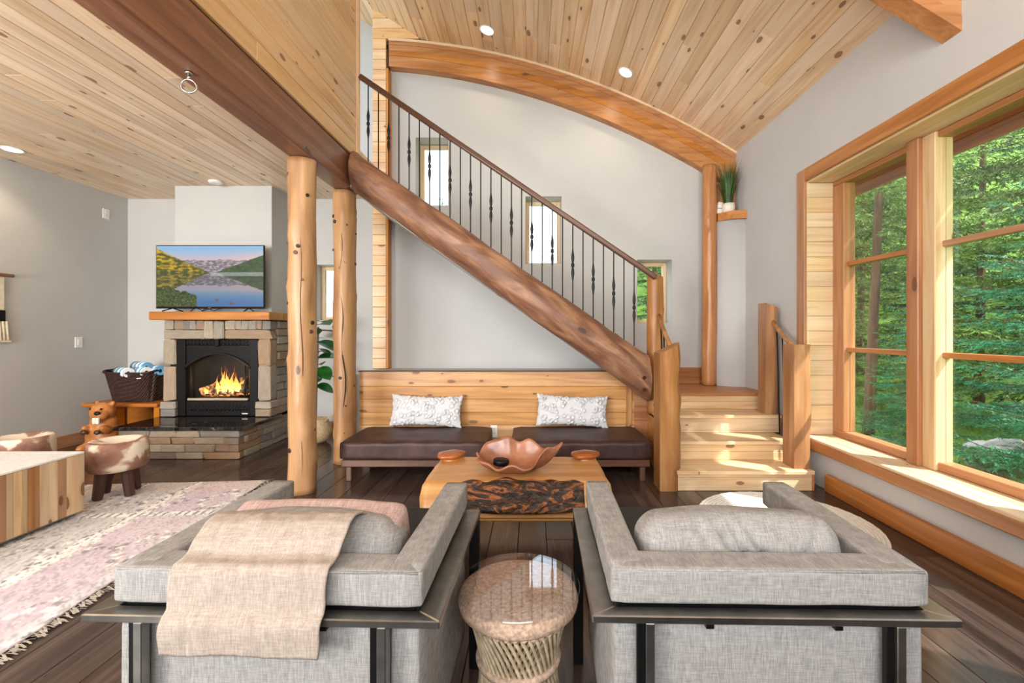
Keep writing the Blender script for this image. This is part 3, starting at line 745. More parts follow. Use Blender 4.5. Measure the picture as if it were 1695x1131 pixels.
# ================================================================== FIREPLACE
def stone_var(k):
    r = random.Random(k); bm = bmesh.new(); bmesh.ops.create_cube(bm, size=1)
    bmesh.ops.bevel(bm, geom=bm.edges[:], offset=.07, segments=1, affect='EDGES', profile=.5)
    for v_ in bm.verts: v_.co += Vector([r.uniform(-.045, .045) for _ in range(3)])
    me = from_bm('stone', bm); me.materials.append(M['ledge_stone']); return me
SV = [stone_var(k) for k in range(10)]
def stone_at(parent, lo, hi, proud=(0, 0, 0)):
    lo, hi = Vector(lo), Vector(hi)
    return link('stone', random.choice(SV), None, parent, Matrix.Translation((lo+hi)/2) @ Matrix.Diagonal((*(hi-lo), 1)))
def courses(parent, rows, a0, a1, fn, wmin=.14, wmax=.36):
    for z0, z1 in rows:
        a = a0
        while a < a1-.01:
            b = a+random.uniform(wmin, wmax)
            if a1-b < wmin*.7: b = a1
            fn(a, b, z0, z1, random.uniform(0, .03)); a = b
fp = thing('fireplace', 'stone fireplace with raised granite hearth and wood mantel', 'fireplace', (-3.85, 5.5, 0))
boxes('hearth_core', [((-4.46, 4.93, 0), (-3.24, YBL, .31))], 'gap_dark', fp)
rows = [(.0, .075), (.075, .16), (.16, .235), (.235, .31)]
courses(fp, rows, -4.50, -3.20, lambda a, b, c, d, p: stone_at(fp, (a+.003, 4.895-p, c+.002), (b-.003, 4.99, d-.002)))
courses(fp, rows, 4.98, 6.18, lambda a, b, c, d, p: stone_at(fp, (-3.30, a+.003, c+.002), (-3.205+p, b-.003, d-.002)))
box('hearth_slab', (-4.56, 4.86, .312), (-3.15, 5.66, .352), 'black_granite', fp, 'x', .006)
boxes('surround_core', [((-4.46, 5.52, .352), (-4.36, 5.64, 1.53)), ((-3.34, 5.52, .352), (-3.24, YBL, 1.53)), ((-4.46, 5.52, 1.30), (-3.24, 5.64, 1.53))], 'gap_dark', fp)
for xa, xb in ((-4.50, -4.355), (-3.345, -3.19)):
    for z0, z1, pr in ((.354, .45, .03), (.45, .54, .03), (.54, .98, 0), (.98, 1.295, 0)): stone_at(fp, (xa-pr*.6, 5.46-pr, z0+.002), (xb+pr*.6, 5.6, z1-.002))
for a, b in ((-4.50, -3.985), (-3.745, -3.19)): stone_at(fp, (a, 5.455, 1.30), (b-.004, 5.6, 1.412))
stone_at(fp, (-3.985, 5.43, 1.30), (-3.868, 5.6, 1.525)); stone_at(fp, (-3.862, 5.43, 1.30), (-3.748, 5.6, 1.525))
courses(fp, [(1.415, 1.527)], -4.49, -3.99, lambda a, b, c, d, p: stone_at(fp, (a+.003, 5.46-p*.5, c), (b-.003, 5.6, d)), .06, .13)
courses(fp, [(1.415, 1.527)], -3.74, -3.19, lambda a, b, c, d, p: stone_at(fp, (a+.003, 5.46-p*.5, c), (b-.003, 5.6, d)), .06, .13)
rows = [(.352+.098*k, .352+.098*(k+1)) for k in range(12)]
courses(fp, rows, 5.60, 6.19, lambda a, b, c, d, p: stone_at(fp, (-3.30, a+.003, c+.002), (-3.20+p, b-.003, min(d, 1.525)-.002)))
box('mantel', (-4.57, 5.33, 1.532), (-3.13, 5.64, 1.63), 'orange_beam', fp, 'x', .008); box('mantel_return', (-3.279, 5.642, 1.532), (-3.13, YBL, 1.63), 'orange_beam', fp, 'y', .008)
# gas insert
ins = thing('fireplace_insert', 'black arched gas fireplace insert with burning logs', 'fireplace insert', (-3.85, 5.5, .355))
x0, x1, z0, z1 = -4.352, -3.348, .356, 1.297; yf = 5.475
box('side_panel', (x0, yf, z0), (x0+.11, yf+.05, z1), 'black_metal', ins, 'z'); box('side_panel', (x1-.11, yf, z0), (x1, yf+.05, z1), 'black_metal', ins, 'z')
box('top_panel', (x0+.111, yf+.012, 1.225), (x1-.111, yf+.05, z1), 'black_metal', ins); box('bottom_panel', (x0+.111, yf+.012, z0), (x1-.111, yf+.05, .545), 'black_metal', ins)
box('centre_tab', (-3.875, yf-.012, 1.21), (-3.825, yf+.012, z1), 'black_metal', ins, 'z'); plank('badge', ins, 'white_plastic', (-3.52, yf+.0115, .385), (1, 0, 0), (0, 0, 1), (0, -1, 0), .07, .012, .001, .0003)
def lattice(xa, xb, za, zb):
    n = int((xb-xa)/.045)
    for i in range(n):
        a = xa+(xb-xa)*i/n; b = xa+(xb-xa)*(i+1)/n
        for p, q in (((a, yf+.006, za), (b, yf+.006, zb)), ((a, yf+.006, zb), (b, yf+.006, za))): cyl_between('lattice_bar', p, q, .004, .004, 'black_iron', ins, 6)
lattice(-4.22, -3.89, 1.235, 1.285); lattice(-3.81, -3.48, 1.235, 1.285); lattice(-4.22, -3.48, .42, .48)
# arch plate
N = 24; V, Fc = [], []; xa, xb = x0+.112, x1-.112; zt = 1.222
for i in range(N+1):
    x = xa+(xb-xa)*i/N; q = (x-(xa+xb)/2)/((xb-xa)/2); za = .96+.17*(1-q*q)
    for y in (yf+.015, yf+.05): V += [(x, y, za), (x, y, zt)]
for i in range(N):
    k = i*4; Fc += [(k, k+4, k+5, k+1), (k+2, k+3, k+7, k+6), (k, k+2, k+6, k+4), (k+1, k+5, k+7, k+3)]
link('arch_plate', mesh('arch_plate', V, Fc), 'black_metal', ins)
arc = [(xa-.02+(xb-xa+.04)*i/N, yf+.005, .945+.175*(1-((i/N)*2-1)**2)) for i in range(N+1)]
tube('arch_moulding', arc, .014, 'black_iron', ins, 8)
for x in (xa+.06, xb-.06): cyl_between('door_bar', (x, yf+.02, .55), (x, yf+.02, .98), .009, .009, 'black_iron', ins, 8)
box('sill_log_tray', (xa+.02, yf-.002, .547), (xb-.02, yf+.03, .575), 'ledge_stone', ins)
boxes('firebox', [((xa, 5.9, .5), (xb, 5.92, 1.23)), ((xa-.02, yf+.051, .5), (xa, 5.9, 1.23)), ((xb, yf+.051, .5), (xb+.02, 5.9, 1.23)), ((xa, yf+.051, .5), (xb, 5.9, .56)), ((xa, yf+.051, 1.23), (xb, 5.9, 1.25))], 'firebox_dark', ins)
box('glass_pane', (xa, yf+.04, .56), (xb, yf+.044, 1.14), 'fire_glass', ins, 'x', 0)
for k, (a, b, r) in enumerate((((-4.12, 5.62, .62), (-3.58, 5.64, .63), .05), ((-4.05, 5.75, .64), (-3.62, 5.72, .66), .055), ((-4.14, 5.58, .64), (-3.92, 5.76, .75), .045), ((-3.56, 5.58, .64), (-3.72, 5.76, .78), .042))):
    log('fire_log', a, b, r, r*.9, 'ember' if k in (0, 2) else 'fire_log_wood', ins, 40+k, .2, 16, 14, 3)
rr = random.Random(5)
def flame(x, y, z, h, r, sd):
    r_ = random.Random(sd); V, Fc = [], []; n, s = 10, 10; ph = r_.uniform(0, 6); lean = r_.uniform(-.25, .25)
    for i in range(n+1):
        t = i/n; rad = r*(math.sin(PI*min(t*1.15+.12, 1))**.8)*(1-t*.75)+.001; ox = .03*math.sin(ph+t*5)*t+lean*h*t*t
        for k in range(s): V.append((x+ox+rad*math.cos(2*PI*k/s), y+rad*.6*math.sin(2*PI*k/s), z+h*t))
    for i in range(n): Fc += [(i*s+k, i*s+(k+1) % s, (i+1)*s+(k+1) % s, (i+1)*s+k) for k in range(s)]
    link('flame', mesh('flame', V, Fc, True), 'flame', ins)
for k in range(26):
    x = rr.gauss(-3.82, .12); x = max(-4.08, min(-3.56, x)); h = rr.uniform(.10, .20)+.16*math.exp(-((x+3.86)/.10)**2)
    flame(x, rr.uniform(5.56, 5.7), .63+rr.uniform(-.02, .03), h, rr.uniform(.018, .034), k)
light('fire_glow', 'POINT', (-3.83, 5.6, .8), (0, 0, 0), 4, (1, .5, .15), shadow_soft_size=.1)

# TV
tv = thing('television', 'flat television showing a mountain lake on the mantel', 'television', (-3.88, 5.42, 1.63))
W_, H_ = 1.31, .755; cxv, czv = -3.885, 2.06; yt = 5.40
box('bezel', (cxv-W_/2, yt, czv-H_/2), (cxv+W_/2, yt+.025, czv+H_/2), 'black_metal', tv, 'x', .004)
box('rear_housing', (cxv-.45, yt+.026, czv-.30), (cxv+.45, yt+.07, czv+.12), 'black_metal', tv, 'x', .015)
box('chin', (cxv-W_/2, yt-.006, czv-H_/2-.012), (cxv+W_/2, yt+.02, czv-H_/2+.004), 'black_metal', tv); plank('maker_mark', tv, 'chrome', (cxv, yt-.006, czv-H_/2-.004), (1, 0, 0), (0, 0, 1), (0, -1, 0), .04, .006, .001, .0003)
for s in (-1, 1):
    for e in (-1, 1): cyl_between('foot', (cxv+s*.46, yt+.012, czv-H_/2-.005), (cxv+s*.46+s*e*.09, yt+.012-e*.05, 1.637), .008, .007, 'black_metal', tv, 8)
nu, nv = 200, 112; V = [((i/nu-.5)*(W_-.022), 0, (j/nv-.5)*(H_-.022)) for j in range(nv+1) for i in range(nu+1)]
Fc = [(j*(nu+1)+i, j*(nu+1)+i+1, (j+1)*(nu+1)+i+1, (j+1)*(nu+1)+i) for j in range(nv) for i in range(nu)]
def L3(a, b, t): return [a[k]+(b[k]-a[k])*t for k in range(3)]
def nz(x, y, s): return mnoise.fractal(Vector((x*s, y*s, 3.3)), 1.0, 2.0, 5)*.5+.5
def land(u, v):
    """mountain lake at dusk: sky above v=.57, hills, and their reflection; v from 0 bottom to 1 top"""
    hor = .565
    def upper(u, v):
        ridge = .74+.05*nz(u, .1, 7)-.10*abs(u-.5)*.6+.03*nz(u, .5, 22)
        left = .97-.78*max(u, 0)**.9*.98; right = .565+max(0, u-.52)*.62-.03*nz(u, .9, 9)
        if v < left and v > hor-.01: 
            g = nz(u*1.2, v*2.2, 14); c = L3((78, 84, 30), (214, 170, 44), min(1, max(0, (g-.38)*3))); return L3(c, (60, 64, 36), max(0, (v-.75))*1.4) if g < .6 else c
        if v < right: return L3((40, 66, 40), (84, 104, 62), nz(u*2, v*3, 12))
        if v < ridge: return L3((120, 108, 116), (196, 186, 192), min(1, max(0, (nz(u*2, v*3, 16)-.35)*2.2)))
        t = (v-hor)/(1-hor); c = L3((244, 190, 186), (150, 192, 226), min(1, max(0, t*1.7-.45))); 
        return L3(c, (250, 198, 186), max(0, u-.55)*1.2*max(0, 1-abs(t-.55)*3))
    if v >= hor: return upper(u, v)
    if v < .30-.02*nz(u, 0, 30)-max(0, u-.12)*.55+.06*nz(u, .3, 18) and u < .38:
        return L3((36, 52, 28), (110, 122, 62), min(1, max(0, nz(u*3, v*3, 20)*1.8-.5)))
    for sx, sy, r in ((.565, .105, .018), (.70, .055, .02)):
        if ((u-sx)/r)**2+((v-sy)/(r*1.2))**2 < 1: return (104, 92, 92)
    vm = hor+(hor-v)*.95; uu = u+.004*math.sin(v*160)
    c = upper(uu, min(vm*.98+.01, .995)); c = L3(c, (52, 62, 70), .30)
    if vm > .84: c = L3(c, (58, 104, 160), min(.8, (vm-.84)*4))
    if hor-v < .06 and u > .5: c = L3(c, (200, 204, 206), .35+.4*nz(u*4, v*9, 16))
    return c
me = mesh('screen', V, Fc); cols = []
for j in range(nv+1):
    for i in range(nu+1): c = land(i/nu, j/nv); cols.append(rgb(*[max(0, min(255, q)) for q in c]))
colour_attr(me, cols); link('screen', me, 'tv_picture', tv, Matrix.Translation((cxv, yt-.002, czv)))
for k, (a, b) in enumerate(((-4.12, -3.86), (-3.98, -3.74))):
    o = tube('cable', [(a+(b-a)*q, 5.40-.03*math.sin(q*PI), 1.637+.035*abs(math.sin(q*PI*1.5))) for q in np.linspace(0, 1, 14)], .005, 'black_metal', None, 6)
    tag(o, ('black cable looping on the mantel under the left half of the television', 'black cable lying on the mantel under the middle of the television')[k], 'cable', 'cables under the television')

# corner bench, basket, towels, beaver
nb = thing('log_shelf', 'low orange wood corner bench beside the hearth', 'bench', (-4.95, 5.7, 0))
box('top_board', (-5.45, 5.40, .475), (-4.53, 5.95, .52), 'carved_wood', nb, 'x', .01); box('back_board', (-5.40, 5.90, 0), (-4.55, 5.93, .474), 'carved_wood', nb, 'x')
for x in (-5.40, -4.62): box('leg', (x, 5.46, 0), (x+.07, 5.86, .474), 'carved_wood', nb, 'z')
bk = thing('wicker_basket', 'dark woven basket on the corner bench', 'basket', (-4.95, 5.62, .52))
bx_, by_, bz_ = -4.955, 5.63, .522; wb0, wb1, db = .235, .31, .15; hb = .36
V, Fc = [], []; nst = 18; nrg = 15; sidep = []
for i in range(nrg+1):
    t = i/nrg; hw = wb0+(wb1-wb0)*t; hd = .13+.05*t
    ring = []
    for k in range(64):
        a = 2*PI*k/64; ca, sa = math.cos(a), math.sin(a); e = .42
        bulge = 1+.018*(1 if (k+i) % 2 else -1)
        ring.append((math.copysign(abs(ca)**e, ca)*hw*bulge, math.copysign(abs(sa)**e, sa)*hd*bulge, hb*t+.03*abs(ca)**3*t))
    V += ring
for i in range(nrg): Fc += [(i*64+k, i*64+(k+1) % 64, (i+1)*64+(k+1) % 64, (i+1)*64+k) for k in range(64)]
Fc.append(tuple(range(64))[::-1])
link('weave', mesh('weave', V, Fc), 'wicker_dark', bk, Matrix.Translation((bx_, by_, bz_)))
tube('rim', [(bx_+v_[0]*1.02, by_+v_[1]*1.02, bz_+v_[2]) for v_ in V[-64:]], .013, 'wicker_dark', bk, 6, True)
plank('tag', bk, 'white_plastic', (bx_+.17, by_-.184, bz_+.30), (1, 0, .1), (-.1, 0, 1), (0, -1, 0), .055, .010, .002, .0005)
for k, (x, y, z, l, sp_) in enumerate(((-5.06, 5.55, .885, .32, 'at the front left'), (-4.83, 5.56, .892, .24, 'at the front middle'), (-4.70, 5.62, .905, .20, 'at the right end'), (-4.95, 5.68, .945, .36, 'lying on top at the back'))):
    t = thing('rolled_towel', 'blue and white striped rolled towel in the basket %s' % sp_, 'towel', (x, y, z), 'rolled towels in the basket')
    r = .062; pts = []
    V, Fc = [], []; n = 44
    for i in range(n+1):
        a = i/n*2*PI*2.6; q = r*(1-.62*(1-i/n))
        V += [(-l/2, q*math.cos(a), q*math.sin(a)), (l/2, q*math.cos(a), q*math.sin(a))]
    for i in range(n): Fc.append((2*i, 2*i+1, 2*i+3, 2*i+2))
    o = link('roll', mesh('roll', V, Fc, True), 'towel_stripe', t, Matrix.Translation((x, y, z)) @ Matrix.Rotation(-.55, 4, 'Z'))
    sm = o.modifiers.new('thick', 'SOLIDIFY'); sm.thickness = .014; sm.offset = 0
cb = pad('back_cushion', (.34, .07, .30), 'wicker_tan', None, Matrix.Translation((-4.70, 5.86, .675)) @ Matrix.Rotation(-.1, 4, 'X'), .03, 3, .0, 3, 8)
tag(cb, 'tan cushion propped behind the basket beside the fireplace stone', 'cushion')
bv = thing('beaver_carving', 'carved orange wood beaver with white teeth beside the hearth', 'carving', (-4.96, 5.18, 0))
bm = bmesh.new()
def ell(c, r, rot=None):
    g = bmesh.ops.create_icosphere(bm, subdivisions=3, radius=1); bmesh.ops.scale(bm, vec=r, verts=g['verts'])
    if rot: bmesh.ops.rotate(bm, matrix=rot, verts=g['verts'])
    bmesh.ops.translate(bm, vec=c, verts=g['verts'])
ell((0, 0, .17), (.165, .15, .20)); ell((0, .01, .31), (.13, .13, .16)); ell((.02, -.03, .455), (.115, .12, .115)); ell((.075, -.10, .43), (.065, .07, .06))
for s in (-1, 1): ell((s*.12+.01, -.09, .06), (.06, .11, .05)); ell((.02+s*.09, .0, .55), (.028, .02, .03)); ell((s*.10+.03, -.11, .27), (.04, .08, .045), Matrix.Rotation(-.5, 3, 'X'))
ell((0, .20, .05), (.09, .16, .03))
me = from_bm('body', bm, True); bo = link('body', me, 'carved_wood', bv, Matrix.Translation((-4.96, 5.18, .012)))
rm = bo.modifiers.new('join', 'REMESH'); rm.mode = 'VOXEL'; rm.voxel_size = .014; rm.use_smooth_shade = True
def blob(name, c, r, mat, parent, sub=2):
    b = bmesh.new(); bmesh.ops.create_icosphere(b, subdivisions=sub, radius=1); bmesh.ops.scale(b, vec=r, verts=b.verts)
    return link(name, from_bm(name, b, True), mat, parent, Matrix.Translation(c))
blob('nose', (-4.96+.085, 5.18-.165, .475), (.034, .022, .024), 'black_iron', bv)
for s in (-1, 1):
    box('tooth', (-4.96+.075+s*.019-.017, 5.18-.18, .355), (-4.96+.075+s*.019+.017, 5.18-.155, .425), 'teeth_white', bv, 'z', .005)
    blob('eye', (-4.96+.03+s*.06, 5.18-.125, .515), (.013, .01, .013), 'black_iron', bv)
    blob('paw', (-4.96+.03+s*.075, 5.18-.185, .265), (.034, .028, .028), 'dark_stool_wood', bv)

# wall hanging
wh = thing('wall_hanging', 'cream macrame wall hanging on a wooden rod at the left edge', 'wall hanging', (-5.58, 4.4, 1.3))
cyl_between('rod', (-5.565, 4.05, 1.99), (-5.565, 4.80, 1.99), .02, .018, 'slab_wood', wh, 10)
box('woven_panel', (-5.592, 4.12, 1.62), (-5.575, 4.73, 1.97), 'cream_cotton', wh, 'y', .004); box('black_band', (-5.592, 4.12, 1.50), (-5.573, 4.74, 1.618), 'black_metal', wh, 'y', .004)
for k in range(20): cyl_between('tassel', (-5.582, 4.12+.033*k, 1.50), (-5.58, 4.125+.0335*k, 1.30), .014, .016, 'cream_cotton', wh, 6)
box('hem', (-5.59, 4.1, 1.275), (-5.566, 4.79, 1.30), 'cream_cotton', wh, 'y', .006)

# fig in basket
fg = thing('fiddle_leaf_fig', 'tall fig plant with large green leaves behind the log post', 'plant', (-2.80, 5.62, .1))
cyl_between('stem', (-2.72, 5.62, .2), (-2.70, 5.66, 1.45), .016, .01, 'bark', fg, 8)
def leaf_mesh(L, W):
    V, Fc = [], []; n = 8
    for i in range(n+1):
        t = i/n; wv = W*math.sin(PI*min(t**.75, 1))**.7*(.8+.35*t); zz = -.25*L*t*t
        for s in (-1, 0, 1): V.append((L*t, s*wv/2, zz+(.12*wv if s else 0)))
    for i in range(n):
        for s in (0, 1): Fc.append((i*3+s, i*3+s+1, i*3+s+4, i*3+s+3))
    m = mesh('leaf', V, Fc, True); m.materials.append(M['leaf_green']); return m
lm = leaf_mesh(.29, .23); rr = random.Random(2)
for k in range(20):
    z = .72+.042*k; a = k*2.4; p = Vector((-2.72, 5.62, .2)).lerp(Vector((-2.70, 5.66, 1.45)), (z-.2)/1.25)
    link('leaf', lm, None, fg, Matrix.Translation(p) @ Matrix.Rotation(a, 4, 'Z') @ Matrix.Rotation(rr.uniform(-.5, .3), 4, 'Y') @ Matrix.Rotation(rr.uniform(-.4, .4), 4, 'X') @ Matrix.Scale(rr.uniform(.75, 1.1), 4))
bsk = thing('belly_basket', 'pale seagrass belly basket holding the fig', 'basket', (-2.70, 5.62, 0))
lathe('bowl', [(.10, 0), (.16, .05), (.18, .13), (.165, .2), (.14, .25), (.135, .30), (.125, .30), (.12, .20)], 'wicker_tan', bsk, 28, Matrix.Translation((-2.70, 5.62, .002)))
tube('handle', [(-2.70+.14, 5.55, .28), (-2.70+.19, 5.54, .33), (-2.70+.24, 5.56, .36)], .008, 'wicker_tan', bsk, 6)

# corner plant
pt = thing('potted_grass', 'tall green ornamental grass in a white pot on the corner shelf', 'plant', (2.445, 5.56, 2.86))
lathe('pot', [(.055, 0), (.072, .01), (.078, .06), (.078, .115), (.070, .115), (.066, .09)], 'cream_ceramic', pt, 20, Matrix.Translation((2.445, 5.56, 2.862)))
V, Fc = [], []; rr = random.Random(11)
for k in range(170):
    a = rr.uniform(0, 2*PI); r0 = rr.uniform(0, .05); L = rr.uniform(.36, .62); sp_ = rr.uniform(.02, .19); b0 = Vector((r0*math.cos(a), r0*math.sin(a), .09)); w_ = rr.uniform(.004, .007); i0 = len(V)
    dx, dy = math.cos(a)*sp_, math.sin(a)*sp_
    if dy > 0: dy *= .6
    if dx > .12: dx = .12
    pv = Vector((-math.sin(a), math.cos(a), 0))
    for t in (0, .3, .6, .85, 1):
        p = b0+Vector((dx*t**1.5, dy*t**1.5, L*t*(1-.12*t))); wq = w_*(1-t**2*.95)
        V += [p-pv*wq, p+pv*wq]
    Fc += [(i0+2*i, i0+2*i+1, i0+2*i+3, i0+2*i+2) for i in range(4)]
tag(link('blades', mesh('blades', V, Fc, True), 'grass_blade', pt, Matrix.Translation((2.445, 5.56, 2.862))), kind='stuff')
bkx = thing('cream_stone_stack', 'small cream ceramic block with a dark line beside the grass pot', 'ornament', (2.352, 5.60, 2.86))
pad('block', (.07, .06, .15), 'cream_ceramic', bkx, Matrix.Translation((2.352, 5.60, 2.937)) @ Matrix.Rotation(.15, 4, 'Y'), .015, 2, 0, 1, 4); 
box('line', (2.318, 5.566, 2.925), (2.386, 5.573, 2.931), 'gap_dark', bkx, 'x', 0)

# ================================================================== RUGS
rg = thing('kilim_rug', 'faded pink and grey woven kilim rug with white fringe', 'rug', (-3.6, 2.6, 0))
c0, c1 = Vector((-2.20, .9, .012)), Vector((-2.47, 4.17, .012)); ud = (c1-c0).normalized(); vd = Vector((-ud.y, ud.x, 0)); Lr = (c1-c0).length; Wr = 2.9
nu, nv = 220, 200; V, Fc, cols = [], [], []
def rug_col(u, v):
    n = nz(u*1.2, v*5, 2.0); n2 = nz(u*9, v*34, 3.0)
    if v < .10: c = (212, 207, 216)
    elif v < .52: c = L3((200, 184, 200), (216, 203, 212), n)
    elif v < .62: c = (234, 230, 230)
    elif v < .98: c = L3((190, 194, 200), (222, 220, 220), n)
    elif v < 1.06: c = (236, 232, 230)
    elif v < 1.5: c = L3((206, 204, 216), (232, 226, 232), n)
    else: c = L3((220, 196, 182), (226, 212, 214), n)
    if u > Lr-.35: c = L3(c, (218, 196, 186), .6*min(1, (u-Lr+.35)*6))
    c = L3(c, (240, 238, 240), min(1, max(0, n2-.42)*2.2))
    for v0 in (.57, 1.01, 1.52):          # ribbed lines between the bands
        zg = v0+.018*abs(((u*9) % 2)-1)
        if abs(v-zg) < .012: c = (246, 245, 244)
        elif abs(v-zg-.022) < .008 and (u*16) % 1 < .4: c = (112, 108, 116)
    uu = (u % .8)-.4; vq = ((v-.80) % .44)-.22      # stepped lozenges
    dd = abs(round(uu*22)/22)+abs(round(vq*22)/22)*1.4
    if .19 < dd < .235: c = L3(c, (246, 245, 244), .8)
    elif .235 < dd < .26 and n2 > .42: c = L3(c, (120, 118, 126), .6)
    if abs(u-(Lr-.75)) < .035: c = (244, 243, 243) if (v*18) % 1 < .75 else (130, 128, 136)
    if n2 > .64: c = L3(c, (96, 92, 100), .35)
    return c
for j in range(nv+1):
    for i in range(nu+1):
        u, v = Lr*i/nu, Wr*j/nv; e = .008*mnoise.noise(Vector((u*5, v*2, 0))); p = c0+ud*u+vd*(v+e*(j < 3)); 
        V.append((p.x, p.y, .010+.003*mnoise.noise(Vector((u*6, v*6, 1))))); cols.append(rgb(*[max(0, min(255, q)) for q in rug_col(u, v)]))
Fc = [(j*(nu+1)+i, j*(nu+1)+i+1, (j+1)*(nu+1)+i+1, (j+1)*(nu+1)+i) for j in range(nv) for i in range(nu)]
me = mesh('field', V, Fc, True); colour_attr(me, cols); o = link('field', me, 'kilim', rg); sm = o.modifiers.new('t', 'SOLIDIFY'); sm.thickness = .006; sm.offset = -1
V, Fc = [], []; rr = random.Random(3)
for k in range(560):      # knotted white fringe
    u = Lr*k/560; p = c0+ud*u; L = rr.uniform(.045, .085); a = rr.uniform(-.9, .9); i0 = len(V); z = .006
    dirv = (-vd*math.cos(a)+ud*math.sin(a)); sd = dirv.cross(Vector((0, 0, 1)))*.0055
    for t in (0, .4, .75, 1):
        q = p+dirv*L*t; q.z = z+.008*math.sin(PI*t)
        V += [q-sd, q+sd+Vector((0, 0, .004))]
    Fc += [(i0+2*i, i0+2*i+1, i0+2*i+3, i0+2*i+2) for i in range(3)]
tag(link('fringe', mesh('fringe', V, Fc), 'rug_white', rg), kind='stuff')
rr_ = thing('braided_rug', 'round white braided rug at the foot of the steps', 'rug', (1.85, 3.26, 0))
V, Fc = [], []; nR = 24; ns = 120
for q in range(nR):
    r = .012+.0252*q
    for k in range(ns):
        a = 2*PI*k/ns; b = .0015*math.sin(k*2.1+q)
        for dr, dz in ((-.0122, .003), (-.006, .014+b), (.006, .014+b), (.0122, .003)): V.append(((r+dr)*math.cos(a), (r+dr)*math.sin(a), dz))
    o = q*ns*4
    for k in range(ns):
        for j in range(3): Fc.append((o+k*4+j, o+k*4+j+1, o+((k+1) % ns)*4+j+1, o+((k+1) % ns)*4+j))
link('braid', mesh('braid', V, Fc, True), 'rug_white', rr_, Matrix.Translation((1.85, 3.26, 0)))

# ================================================================== LEFT TABLE AND STOOLS
tb = thing('block_table', 'square block coffee table with pale wood strips and white top', 'table', (-3.9, 2.8, 0))
x0, x1, y0, y1 = -4.42, -3.38, 2.30, 3.38
boxes('core', [((x0+.02, y0+.02, .05), (x1-.02, y1-.02, .475))], 'backing_wood', tb)
box('plinth', (x0+.05, y0+.05, .014), (x1-.05, y1-.05, .05), 'bronze_steel', tb)
box('top', (x0, y0, .475), (x1, y1, .490), 'white_terrazzo', tb, 'x', .003)
rr = random.Random(8)
for face in range(4):
    a = 0; L = (y1-y0) if face in (0, 1) else (x1-x0)-.044
    while a < L-.005:
        b = min(a+rr.uniform(.025, .085), L); b = L if L-b < .02 else b; m_ = (a+b)/2
        o, v, n = [((x1-.022, y0+m_, .2615), (0, 1, 0), (1, 0, 0)), ((x0+.022, y0+m_, .2615), (0, -1, 0), (-1, 0, 0)), ((x0+.022+m_, y1-.022, .2615), (-1, 0, 0), (0, 1, 0)), ((x0+.022+m_, y0+.022, .2615), (1, 0, 0), (0, -1, 0))][face]
        plank('strip', tb, rr.choice(('block_board', 'block_board', 'strip_brown')), o, (0, 0, 1), v, n, .423, round(b-a, 3)-.001, .022, .0015); a = b
def stool(x, y, label, rz):
    t = thing('hide_stool', label, 'stool', (x, y, 0), 'cowhide stools around the block table'); r = .243
    lathe('hide_seat', [(.14, .235), (.185, .237), (.203, .26), (.208, .34), (.206, .43), (.2, .465), (.185, .478), (.165, .472), (.11, .448), (.02, .44)], 'cowhide', t, 40, Matrix.Translation((x, y, 0)) @ Matrix.Rotation(rz, 4, 'Z'), lambda a, i: 1+.015*math.sin(3*a+i*.3))
    for k, a in enumerate((250, 340, 70, 160)):
        a = math.radians(a)+rz*.2; c, s = math.cos(a), math.sin(a)
        p0, p1 = Vector((x+.11*c, y+.11*s, .24)), Vector((x+.145*c, y+.145*s, .016))
        lg_ = cyl_between('leg', p0, p1, .046, .034, 'dark_stool_wood', t, 8, False)
stool(-3.52, 3.80, 'white and brown cowhide stool in front of the hearth', 0.4); stool(-4.47, 3.93, 'cowhide stool half hidden behind the block table', 2.0)

# ================================================================== COFFEE TABLE AND BOWL
ct = thing('log_coffee_table', 'rustic live edge log coffee table with dark burl front', 'table', (-.1, 3.05, 0))
x0, x1, yb_, yt_ = -.66, .47, 3.36, 2.83
def outl(t, s):
    return .018*mnoise.noise(Vector((t*5, s*3.3, 2)))
V, Fc = [], []; nx_, ny_ = 60, 30
for lay, (zz, ex) in enumerate(((.452, 0), (.43, .014), (.37, .02), (.32, .012), (.295, -.01))):
    for j in range(ny_+1):
        for i in range(nx_+1):
            a, b = i/nx_, j/ny_; x = x0+(x1-x0)*a; yfr = yt_-(.452-zz)*.7; y = yfr+(yb_-yfr)*b
            if i in (0, nx_): x += (-1 if i == 0 else 1)*(ex+outl(y, 1+i)+.01)
            if j in (0, ny_): y += (-1 if j == 0 else 1)*(ex*.5+outl(x, 7+j))
            V.append((x, y, zz+(.003*mnoise.noise(Vector((x*6, y*9, 0))) if lay == 0 else 0)))
per = (nx_+1)*(ny_+1)
Fc += [(j*(nx_+1)+i, j*(nx_+1)+i+1, (j+1)*(nx_+1)+i+1, (j+1)*(nx_+1)+i) for j in range(ny_) for i in range(nx_)]
ring = [i for i in range(nx_+1)]+[j*(nx_+1)+nx_ for j in range(1, ny_+1)]+[ny_*(nx_+1)+i for i in range(nx_-1, -1, -1)]+[j*(nx_+1) for j in range(ny_-1, 0, -1)]
for l in range(4):
    for k in range(len(ring)): a, b = ring[k], ring[(k+1) % len(ring)]; Fc.append((l*per+b, l*per+a, (l+1)*per+a, (l+1)*per+b))
Fc += [(4*per+j*(nx_+1)+i, 4*per+(j+1)*(nx_+1)+i, 4*per+(j+1)*(nx_+1)+i+1, 4*per+j*(nx_+1)+i+1) for j in range(ny_) for i in range(nx_)]
V2, remap = [], {}
used = sorted({i for f in Fc for i in f}); remap = {o: n for n, o in enumerate(used)}
me = mesh('slab_top', [V[o] for o in used], [tuple(remap[i] for i in f) for f in Fc]); me.polygons.foreach_set('use_smooth', [True]*len(me.polygons))
link('slab_top', me, 'table_slab', ct)
